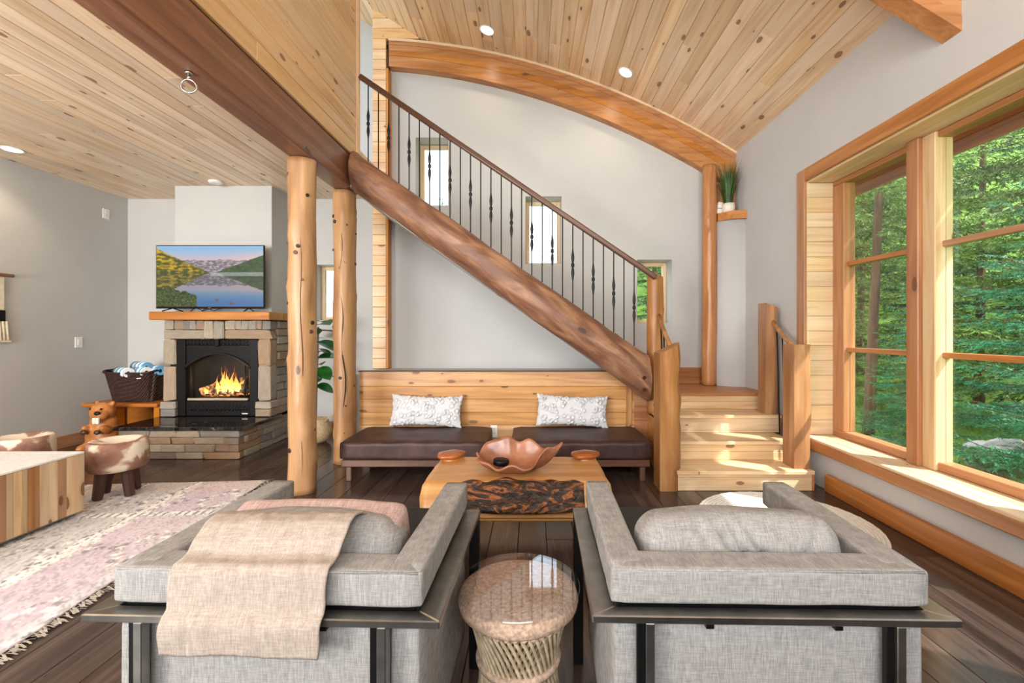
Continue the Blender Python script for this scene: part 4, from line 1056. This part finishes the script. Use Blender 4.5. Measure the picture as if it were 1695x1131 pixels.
# burl: gnarled hollow on the front face
V, Fc = [], []; nu, nv = 110, 30
for j in range(nv+1):
    for i in range(nu+1):
        a, b = i/nu, j/nv; x = -.47+.80*a; env = (math.sin(PI*a)**.35)*(math.sin(PI*b)**.4) if 0 < a < 1 and 0 < b < 1 else 0
        z = .462-.175*b-.02*mnoise.noise(Vector((x*9, 0, 5)))*(1-b)-.03*(1-math.sin(PI*max(.02, min(.98, a)))**.4)*(b-.5)*-2
        rg_ = mnoise.ridged_multi_fractal(Vector((x*7, z*16, 1.5)), 1.0, 2.1, 4, 1.0, 2.0)
        y = yt_-.032-(.452-z)*.7+env*(-.015+.022*(rg_-1.0))+(1-env)*.03
        V.append((x, y, z))
Fc = [(j*(nu+1)+i, (j+1)*(nu+1)+i, (j+1)*(nu+1)+i+1, j*(nu+1)+i+1) for j in range(nv) for i in range(nu)]
link('burl', mesh('burl', V, Fc, True), 'dark_burl', ct)
for k, (x, y, r) in enumerate(((-.60, 3.33, .085), (.40, 3.33, .085), (-.58, 2.92, .085), (.38, 2.92, .085))):
    top = .475 if y > 3.1 else .30
    log('log_leg', (x, y, 0), (x, y, top), r, r*.9, 'orange_beam', ct, 60+k, .12, 14, 18, 3)
    if y > 3.1:
        lathe('leg_cap', [(.02, 0), (.085, .0), (.10, .012), (.095, .03), (.06, .038), (.01, .04)], 'bowl_wood', ct, 22, Matrix.Translation((x, y, .462)), lambda a, i: 1+.12*math.sin(2*a+k)+.05*math.sin(5*a))
box('lower_shelf', (x0+.12, 2.80, .20), (x1-.12, 3.32, .235), 'table_slab', ct, 'x', .012)
box('stretcher', (x0+.10, 2.765, .235), (x1-.10, 2.80, .285), 'table_slab', ct, 'x', .01)
# root bowl
bw = thing('root_bowl', 'free form polished root wood bowl on the coffee table', 'bowl', (-.11, 3.05, .455))
V, Fc = [], []; nr, na = 16, 96
for i in range(nr+1):
    t = i/nr
    for k in range(na):
        a = 2*PI*k/na
        R_ = 1+.10*math.sin(3*a+.6)+.07*math.sin(5*a+2)+.04*math.sin(9*a)
        hgt = .115+.034*math.sin(a*1+.6)+.034*math.sin(3*a+2.4)+.016*math.sin(7*a)+.012*math.sin(11*a+1)
        hgt *= 1-.5*math.exp(-((a-4.1)/.55)**2)
        V.append((.275*R_*(.22+.78*t**.75) *math.cos(a), .165*R_*(.22+.78*t**.75)*math.sin(a), .012+hgt*t**2.0))
    
for i in range(nr): Fc += [(i*na+k, i*na+(k+1) % na, (i+1)*na+(k+1) % na, (i+1)*na+k) for k in range(na)]
Fc.append(tuple(range(na))[::-1])
o = link('shell', mesh('shell', V, Fc, True), 'bowl_wood', bw, Matrix.Translation((-.11, 3.05, .456))); sm = o.modifiers.new('t', 'SOLIDIFY'); sm.thickness = .014; sm.offset = 1
cd = thing('black_disc', 'small black round tin lying in the root bowl', 'tin', (-.21, 3.0, .50))
lathe('tin', [(.045, 0), (.052, .004), (.054, .03), (.05, .038), (.01, .039)], 'black_metal', cd, 28, Matrix.Translation((-.205, 2.985, .505)) @ Matrix.Rotation(.08, 4, 'Y'))

# ================================================================== ARMCHAIRS
def armchair(loc, rz, label):
    """viewed from behind: low tuxedo chair on a flat steel rail frame. Local: back at y=0, front at +y, width along x"""
    t = thing('armchair', label, 'armchair', loc, 'grey linen armchairs with steel rails')
    MW = Matrix.Translation(loc) @ Matrix.Rotation(rz, 4, 'Z'); t.matrix_basis = MW
    W2 = .43; D = .72
    A = lambda x, y, z: MW @ Matrix.Translation((x, y, z))
    b = pad('back_pad', (W2*2, .11, .10), 'linen_grey', t, A(0, .056, .6995), .014, 3, 0, 1, 18)
    for s in (-1, 1):
        a = pad('arm_pad', (.098, D, .10), 'linen_grey', t, A(s*(W2-.0495), D/2+.008, .701), .012, 3, 0, 2+s, 14)
        p = [(s*(W2-.012), .012, .744), (s*(W2-.012), D-.014, .744)]
        tube('piping', [MW @ Vector(q) for q in p], .004, 'linen_grey', a, 6)
        pad('arm_panel', (.085, D-.03, .50), 'linen_grey', t, A(s*(W2-.05), D/2, .362), .012, 2, 0, 5+s, 10)
    tube('piping', [MW @ Vector(q) for q in ((-W2+.012, .006, .744), (W2-.012, .006, .744))], .004, 'linen_grey', b, 6)
    pad('back_panel', (W2*2-.19, .085, .50), 'linen_grey', t, A(0, .055, .362), .012, 2, 0, 9, 12)
    pad('seat_base', (W2*2-.2, D-.14, .14), 'linen_grey', t, A(0, .40, .22), .015, 2, 0, 9, 8)
    pad('seat_cushion', (W2*2-.205, D-.10, .15), 'linen_grey', t, A(0, .42, .37), .04, 3, .02, 12, 12)
    pad('back_cushion', (.62, .21, .36), 'linen_grey', t, A(0, .215, .625) @ Matrix.Rotation(-.16, 4, 'X'), .075, 3, .02, 20+int(loc[0]*10), 44, ((-.03, .07, -.45, .032), (.015, .06, -.5, .038), (.065, .06, -.55, .034), (-.10, .10, -.6, .012), (.20, .12, .6, .012)) if loc[0] > 0 else ((.16, .08, .5, .010),))
    # flat steel rail, mitred at the corners
    z, th, o_, i_ = .618, .022, W2+.055, W2-.012; yf, yb0 = D-.02, -.032
    def rail(name, q):
        V = [(x, y, zz) for zz in (z, z+th) for x, y in q]; Fc = [(3, 2, 1, 0), (4, 5, 6, 7)]+[(k, (k+1) % 4, (k+1) % 4+4, k+4) for k in range(4)]
        bm = bmesh.new(); vs = [bm.verts.new(v) for v in V]; [bm.faces.new([vs[i] for i in f]) for f in Fc]; bmesh.ops.bevel(bm, geom=bm.edges[:], offset=.003, segments=1, affect='EDGES')
        link(name, from_bm(name, bm), 'bronze_steel', t, MW)
    rail('rear_rail', [(-o_, yb0), (o_, yb0), (i_, .012), (-i_, .012)])
    for s in (-1, 1):
        q = [(s*o_, yb0), (s*o_, yf), (s*i_, yf), (s*i_, .012)]; rail('side_rail', q if s < 0 else q[::-1])
    boxq = lambda nm, lo, hi, mat: link(nm, boxes_mesh(lo, hi), mat, t, MW)
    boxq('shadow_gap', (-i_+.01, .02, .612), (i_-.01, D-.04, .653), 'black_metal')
    for s in (-1, 1):
        boxq('leg', (s*(W2-.10)-.012, -.03, 0), (s*(W2-.10)+.012, -.002, .618), 'bronze_steel'); boxq('leg', (s*(W2-.10)-.034, -.02, 0), (s*(W2-.10)-.0125, -.003, .618), 'black_metal')
        boxq('leg', (s*(o_-.02)-.02, D-.07, 0), (s*(o_-.02)+.02, D-.022, .618), 'black_metal')
        boxq('bracket', (s*.17-.011, -.025, .602), (s*.17+.011, -.004, .6175), 'black_metal')
    return t
def boxes_mesh(lo, hi):
    bm = bmesh.new(); bmesh.ops.create_cube(bm, size=1)
    bmesh.ops.scale(bm, vec=[abs(hi[k]-lo[k]) for k in range(3)], verts=bm.verts); bmesh.ops.translate(bm, vec=[(hi[k]+lo[k])/2 for k in range(3)], verts=bm.verts)
    bmesh.ops.bevel(bm, geom=bm.edges[:], offset=.002, segments=1, affect='EDGES'); return from_bm('bar', bm)
armchair((.648, 1.215, 0), math.radians(-1.2), 'grey linen armchair in the right foreground with a crumpled cushion')
armchair((-.725, 1.215, 0), math.radians(-1.8), 'grey linen armchair in the left foreground under the throw')
# pink pillow in the left chair
pk = pad('velvet_pillow', (.56, .42, .11), 'pink_velvet', None, Matrix.Translation((-.70, 1.56, .625)) @ Matrix.Rotation(math.radians(-3), 4, 'Z') @ Matrix.Rotation(-1.15, 4, 'X'), .03, 3, .035, 31, 14)
tag(pk, 'dusty pink velvet pillow leaning in the left armchair', 'pillow')
# linen throw draped over the back cushion and the chair back
def throw():
    prof = [(1.44, .80), (1.40, .826), (1.36, .834), (1.32, .828), (1.28, .80), (1.255, .77), (1.235, .764), (1.205, .764), (1.197, .75), (1.194, .70), (1.187, .66), (1.172, .648), (1.165, .63), (1.166, .60), (1.169, .56)]
    pts = [Vector((0, y, z)) for y, z in prof]; ds = [0]
    for a, b in zip(pts, pts[1:]): ds.append(ds[-1]+(b-a).length)
    nu, nv = 70, 60; V, Fc = [], []
    for j in range(nv+1):
        s = ds[-1]*j/nv; k = max(i for i in range(len(ds)) if ds[i] <= s+1e-9); k = min(k, len(ds)-2); t = (s-ds[k])/(ds[k+1]-ds[k]); p = pts[k].lerp(pts[k+1], t)
        q = j/nv; xl = -.955-.012*q; xr = -.525-.03*q
        for i in range(nu+1):
            a = i/nu; x = xl+(xr-xl)*a; sag = .006*mnoise.noise(Vector((x*9, q*5, 2)))+.004*mnoise.noise(Vector((x*30, q*6, 4))); hem = .012*mnoise.noise(Vector((x*6, 0, 9)))*(q > .97)
            V.append((x+.006*mnoise.noise(Vector((q*7, a*2, 3))), p.y-abs(sag)*(q > .5)-.004, p.z+.004+abs(sag)*(q <= .6)-.02*q*q*a+hem))
    Fc = [(j*(nu+1)+i, (j+1)*(nu+1)+i, (j+1)*(nu+1)+i+1, j*(nu+1)+i+1) for j in range(nv) for i in range(nu)]
    o = link('linen_throw', mesh('linen_throw', V, Fc, True), 'throw_linen'); sm = o.modifiers.new('t', 'SOLIDIFY'); sm.thickness = .006; sm.offset = 1
    tag(o, 'cream linen throw draped over the back of the left armchair', 'throw')
throw()

# ================================================================== CANE DRUM TABLE
dt = thing('cane_drum_table', 'round cane drum table with glass top between the armchairs', 'side table', (-.047, 1.59, 0))
dx, dy, R0, zt = -.047, 1.59, .218, .495
gt = lathe('glass_top', [(.02, 0), (R0-.002, 0), (R0, .003), (R0, .006), (R0-.002, .009), (.02, .009)], 'table_glass', dt, 96, Matrix.Translation((dx, dy, zt))); gt.data.shade_flat()
lathe('wrapped_rim', [(.15, .0), (.190, -.004), (.206, -.012), (.212, -.03), (.208, -.05), (.198, -.06), (.17, -.062)], 'rope', dt, 120, Matrix.Translation((dx, dy, zt-.003)), lambda a, i: 1+.008*math.sin(a*60))
n = NT('pink_weave'); v = n.coords(rnd=False); a = n.noise(n.scale(v, (40, 14, 40)), 1, 4, .6, 1.5); n.bump(a, .8, .01); M['pink_weave'] = n.fin(n.ramp(a, [(.35, rgb(176, 140, 158)), (.6, rgb(228, 208, 220))]), .8)
lathe('woven_top', [(.01, 0), (.08, .002), (.155, .0)], 'pink_weave', dt, 60, Matrix.Translation((dx, dy, zt-.012)))
for q, r in enumerate((.155, .142)):      # twisted cord around the woven seat
    tube('seat_cord', [(dx+(r+.003*math.cos(a*26+q))*math.cos(a), dy+(r+.003*math.cos(a*26+q))*math.sin(a), zt-.008+.003*math.sin(a*26+q)) for a in np.linspace(0, 2*PI, 200, endpoint=False)], .006, 'rope', dt, 6, True)
for lay, tw in ((0, 1.15), (1, -1.15)):
    for k in range(46):
        a0 = 2*PI*k/46; pts = []
        for q in np.linspace(0, 1, 9):
            z = zt-.062-(zt-.07)*q; rad = (.178-.045*math.sin(PI*q))+(-.012 if lay else 0); a = a0+tw*(q-.5); pts.append((dx+rad*math.cos(a), dy+rad*math.sin(a), z))
        tube('cane', pts, .0062, 'cane', dt, 6)
for zz, r in ((.255, .146), (.02, .185)): lathe('binding', [(r-.012, -.012), (r+.002, -.010), (r+.005, 0), (r+.002, .010), (r-.012, .012)], 'rope', dt, 60, Matrix.Translation((dx, dy, zz)), lambda a, i: 1+.012*math.sin(a*30))
V = []
pts = [(dx+(.178+.006*math.cos(a*40))*math.cos(a), dy+(.178+.006*math.cos(a*40))*math.sin(a), zt-.072+.007*math.sin(a*40)) for a in np.linspace(0, 2*PI, 320, endpoint=False)]
tube('knot_band', pts, .006, 'rope', dt, 5, True)

# ================================================================== CEILING FITTINGS
def downlight(x, y, z, nrm, label, watts):
    t = thing('downlight', label, 'light', (x, y, z), 'recessed ceiling lights'); nv_ = Vector(nrm).normalized(); q = nv_.to_track_quat('Z', 'Y').to_matrix().to_4x4(); mw = Matrix.Translation((x, y, z)) @ q
    lathe('trim_ring', [(.074, .0), (.09, .001), (.094, .006), (.078, .010), (.073, .003)], 'white_plastic', t, 32, mw)
    lathe('lens', [(.001, .004), (.073, .004), (.073, .001)], 'lamp_glow', t, 32, mw)
    l = light('downlight_lamp', 'SPOT', Vector((x, y, z))+nv_*.03, nv_.to_track_quat('-Z', 'Y').to_euler(), watts, (1, .80, .56), spot_size=2.2, spot_blend=.6, shadow_soft_size=.06)
for x, y, lb in ((-.525, 5.27, 'recessed downlight in the vault nearer the loft'), (1.105, 5.25, 'recessed downlight in the vault nearer the window wall')):
    s = -.127*(x+2.17); downlight(x, y, zc(x), (s, 0, -1), lb, 7)
downlight(-5.23, 4.5, ZL, (0, 0, -1), 'recessed downlight in the lounge ceiling by the left wall', 14)
downlight(-4.7, 2.0, ZL, (0, 0, -1), 'added unseen downlight in the lounge ceiling above the block table', 34)  # extra lamp added out of view to brighten the left wall
downlight(-3.3, 1.6, ZL, (0, 0, -1), 'added unseen downlight in the lounge ceiling nearest the viewer', 18)  # second added lamp, also out of view, to lift the lounge
sd_ = thing('smoke_detector', 'white round smoke detector on the lounge ceiling', 'smoke detector', (-3.86, 5.46, ZL))
lathe('body', [(.075, 0), (.078, -.012), (.066, -.028), (.02, -.03)], 'white_plastic', sd_, 32, Matrix.Translation((-3.86, 5.46, ZL)))

# ================================================================== OUTDOORS
sf = thing('roof_eave', 'orange wood roof eave outside the tall window', 'eave', (3.4, 3, 2.9))
for k in range(3): plank('eave_board', sf, 'soffit_wood', (3.62, 3.0, 2.90+.11*(k+.5)), (0, 1, 0), (0, 0, 1), (-1, 0, 0), 9, .108, .03, .005)
for k in range(4): plank('soffit_board', sf, 'soffit_wood', (3.02+.14*(k+.5), 3.0, 3.24), (0, 1, 0), (1, 0, 0), (0, 0, -1), 9, .138, .02, .005)
GZ = -.6
def gz_at(x, y):
    r = math.hypot(x-5, y-5); e = min(1, max(0, (x-5.5)/3))
    return GZ+.25*mnoise.noise(Vector((x*.2, y*.2, 0)))+max(0, r-12)*.06+max(0, r-9)*.42*e
nxg = 60; V, Fc = [], []
for j in range(nxg+1):
    for i in range(nxg+1):
        x, y = -30+80*i/nxg, -30+90*j/nxg; z = gz_at(x, y)
        if XL-1 < x < XR+1 and YR-1 < y < YBL+1: z = GZ
        V.append((x, y, z))
Fc = [(j*(nxg+1)+i, j*(nxg+1)+i+1, (j+1)*(nxg+1)+i+1, (j+1)*(nxg+1)+i) for j in range(nxg) for i in range(nxg)]
tag(link('ground', mesh('ground', V, Fc, True), 'meadow'), 'green mountain meadow outside', None, None, 'structure')
plain('gravel', rgb(206, 202, 194), .95, var=.12, vs=8)  # pale ground added behind the house to bounce light into window reveals
tag(boxes('ground_bounce', [((-9, 6.7, GZ-.05), (2.6, 15, GZ+.06))], 'gravel'), 'pale gravel ground added behind the house as a light reflector', None, None, 'structure')
# grass blades close to the house
n = 16000; gx = rng.uniform(3.4, 13, n); gy = rng.uniform(3, 15, n); h = rng.uniform(.06, .2, n); a = rng.uniform(0, 2*PI, n)
gz = np.array([gz_at(x, y) for x, y in zip(gx, gy)])
dxa, dya = np.cos(a), np.sin(a); lx, ly = rng.normal(0, .05, n), rng.normal(0, .05, n)
V = np.stack([np.stack([gx-dxa*.008, gy-dya*.008, gz-.02], 1), np.stack([gx+dxa*.008, gy+dya*.008, gz-.02], 1), np.stack([gx+lx, gy+ly, gz+h], 1)], 1).reshape(-1, 3)
def np_mesh(name, V, k=3):
    me = bpy.data.meshes.new(name); nvv = len(V); nf = nvv//k
    me.vertices.add(nvv); me.vertices.foreach_set('co', V.astype(np.float32).ravel()); me.loops.add(nvv); me.loops.foreach_set('vertex_index', np.arange(nvv, dtype=np.int32))
    me.polygons.add(nf); me.polygons.foreach_set('loop_start', np.arange(0, nvv, k, dtype=np.int32)); me.update(calc_edges=True); return me
plain('meadow_blade', rgb(122, 160, 62), .8, var=.3, vs=3)
gr = link('meadow_grass', np_mesh('meadow_grass', V), 'meadow_blade'); tag(gr, 'long green grass growing on the meadow', 'grass', None, 'stuff')

def crown(h, rad, nb, seed, z0=.3, droop=.25, shoot=.13, ndl=.024, step=.075, dens=11, power=.85, upturn=.12, wid=.0032):
    """conifer crown: whorled branches > side twigs > shoots > needles, one soup of slim needle triangles"""
    r = np.random.default_rng(seed); P, D, Ls, ST = [], [], [], []
    for b in range(nb):
        z = z0+(h-z0)*((b+r.random())/nb); az = b*2.39996+r.normal(0, .25); L = rad*max(.06, (1-(z-z0)/(h-z0)))**power*r.uniform(.78, 1.1)
        ca, sa = math.cos(az), math.sin(az); out = np.array([ca, sa, 0]); side = np.array([-sa, ca, 0])
        nS = max(3, int(L/step))
        tt = np.linspace(.12, 1, nS)
        pos = np.array([0, 0, z])+np.outer(tt*L, out)+np.outer(-droop*L*tt**1.3+upturn*L*tt**3, [0, 0, 1])
        ST.append(pos)
        for i in range(nS):
            t = tt[i]
            for s in (-1, 1):
                l2 = L*.42*(1-t)**.75*r.uniform(.7, 1.15)+shoot*.6
                d = out*.62+side*s*.78+np.array([0, 0, -.12+r.normal(0, .12)]); d /= np.linalg.norm(d)
                m = max(1, int(l2/(shoot*.55)))
                for q in range(m):
                    base = pos[i]+d*l2*q/m+np.array([0, 0, -.18*l2*(q/m)**2])
                    P.append(base); D.append(d+r.normal(0, .08, 3)); Ls.append(shoot)
                    if m > 2 and q < m-1:
                        for s2 in (-1, 1):
                            d2 = d*.6+np.cross(d, [0, 0, 1])*s2*.75+np.array([0, 0, r.normal(-.05, .15)])
                            P.append(base); D.append(d2); Ls.append(shoot*r.uniform(.6, 1)*(1-.4*q/m))
        P.append(pos[-1]); D.append(out+np.array([0, 0, .15])); Ls.append(shoot)
    P = np.array(P); D = np.array(D); D /= np.linalg.norm(D, axis=1, keepdims=True); Ls = np.array(Ls); n = len(P)
    k = dens; t = (np.tile(np.arange(k), n)+r.random(n*k))/k
    Pn = np.repeat(P, k, 0)+np.repeat(D, k, 0)*(t*np.repeat(Ls, k))[:, None]; Dn = np.repeat(D, k, 0)
    rv = r.normal(0, 1, (n*k, 3)); rv -= Dn*np.sum(rv*Dn, 1, keepdims=True); rv /= np.linalg.norm(rv, axis=1, keepdims=True)
    nd = Dn*.65+rv*.8; nd /= np.linalg.norm(nd, axis=1, keepdims=True); wv = np.cross(nd, rv+Dn*.3); wv /= np.linalg.norm(wv, axis=1, keepdims=True)+1e-9
    wv *= wid; nl = ndl*r.uniform(.8, 1.25, n*k)[:, None]
    V = np.stack([Pn-wv, Pn+wv, Pn+nd*nl], 1).reshape(-1, 3)
    # bare branch wood: a slim three sided strip per branch
    W_ = []
    for pos in ST:
        for i in range(len(pos)-1):
            a_, b_ = pos[i], pos[i+1]; q = .010*(1-i/len(pos))+.002
            for o1, o2 in (((0, 0, q), (0, 0, -q)),):
                o1, o2 = np.array(o1), np.array(o2); W_ += [a_+o1, a_+o2, b_+o2, a_+o1, b_+o2, b_+o1]
    return np_mesh('crown', V), np_mesh('limbs', np.array(W_))
def tree(name, crown_, limbs, loc, h, r, label, group, mat, rz=0, sc=1.0, lean=(0, 0), bare=0):
    t = thing(name, label, 'tree', loc, group)
    log('trunk', loc, Vector(loc)+Vector((lean[0], lean[1], h*sc)), r, r*.25, 'bark', t, int(loc[0]*13+loc[1]*7), .1, 24, 12, 4)
    mw = Matrix.Translation(Vector(loc)+Vector((0, 0, bare))) @ Matrix.Rotation(rz, 4, 'Z') @ Matrix.Scale(sc, 4)
    if lean[0] or lean[1]:
        sh_ = Matrix.Identity(4); sh_[0][2] = lean[0]/(h*sc); sh_[1][2] = lean[1]/(h*sc); mw = Matrix.Translation(Vector(loc)+Vector((lean[0]*bare/(h*sc), lean[1]*bare/(h*sc), bare))) @ sh_ @ Matrix.Rotation(rz, 4, 'Z') @ Matrix.Scale(sc, 4)
    o = link('crown', crown_, None, t, mw); o.material_slots[0].link = 'OBJECT' if len(o.material_slots) else 'DATA'
    if len(o.material_slots): o.material_slots[0].material = M[mat]
    tag(o, kind='stuff'); o2 = link('limbs', limbs, 'bark', t, mw); tag(o2, kind='stuff')
    return t
cs, csl = crown(5.2, 1.75, 80, 1, .25, .20, .16, .030, .11, 20, .8, .20, .0042); cs.materials.append(M['spruce_needle'])
cp, cpl = crown(9.0, 2.2, 64, 2, .5, .10, .26, .07, .26, 12, .5, .10, .009); cp.materials.append(M['pine_needle'])
tree('spruce_tree', cs, csl, (5.55, 6.55, GZ), 5.2, .07, 'young spruce whose branches cross the left window light', 'spruces outside the tall window', 'spruce_needle', .4, .52)
tree('spruce_tree', cs, csl, (7.0, 5.2, GZ), 5.2, .09, 'large blue green spruce filling the right window light', 'spruces outside the tall window', 'spruce_needle', 2.0, 1.25)
tree('spruce_tree', cs, csl, (5.0, 3.3, GZ), 5.2, .07, 'spruce at the far right edge of the window view', 'spruces outside the tall window', 'spruce_needle', 3.3, .95)
tree('pine_tree', cp, cpl, (6.55, 8.7, GZ), 9, .10, 'straight pine with bare lower trunk seen in the left window light', 'pines beyond the meadow', 'pine_needle', 0, 1.1, (.6, .2), 3.0)
tree('pine_tree', cp, cpl, (10.4, 14.2, gz_at(10.4, 14.2)-.1), 9, .13, 'slim bare trunked pine behind the straight pine', 'pines beyond the meadow', 'pine_needle', 1, 1.15, (.3, 0), 3.0)
rr = random.Random(4); k = 0
places = [(9, 10.5), (11.5, 11.5), (8.2, 12.5), (13, 15), (10, 17), (15, 12.5), (12.6, 9.2), (16, 17.5), (9.4, 7.9), (11, 7.2), (13.5, 7.6), (18, 10), (8.5, 15.5), (14.5, 20), (19, 14), (10.5, 5.6), (13, 5), (7.6, 18), (11.2, 21.5), (16.5, 22)]
where = ['in the forest, left window light', 'in the forest, right window light']
for x, y in places:
    m_ = ('pine_needle', 'deep_needle')[k % 2]; g = gz_at(x, y)-GZ-.15
    tree('forest_tree', cp, cpl, (x, y, GZ+g), 9, .12, 'dense green conifer in the forest behind the window spruces', 'forest conifers beyond the window', m_, rr.uniform(0, 6), rr.uniform(.95, 1.35), (rr.uniform(-.2, .2), 0), rr.uniform(0, .8)); k += 1
for i, (x, y, s, lb) in enumerate(((-6.0, 30, 1.13, 'distant conifer tip seen through the highest stair window'), (1.1, 40, .84, 'distant conifer tip seen through the middle stair window'), (3.3, 12, .9, 'green conifer outside the lowest stair window'))):
    tree('back_tree', cp, cpl, (x, y, gz_at(x, y)-.1), 9, .1, lb, 'conifers behind the stair wall', 'deep_needle', i, s)
rk = thing('boulder', 'pale grey boulder in the meadow by the spruce', 'rock', (6.9, 6.55, GZ))
bm = bmesh.new(); bmesh.ops.create_icosphere(bm, subdivisions=4, radius=1)
for v_ in bm.verts: v_.co = Vector((v_.co.x*.42, v_.co.y*.32, v_.co.z*.26))*(1+.35*mnoise.noise(v_.co*1.6)+.12*mnoise.noise(v_.co*5))
link('stone_body', from_bm('stone_body', bm, True), 'rock_grey', rk, Matrix.Translation((6.9, 6.55, GZ+.16)))
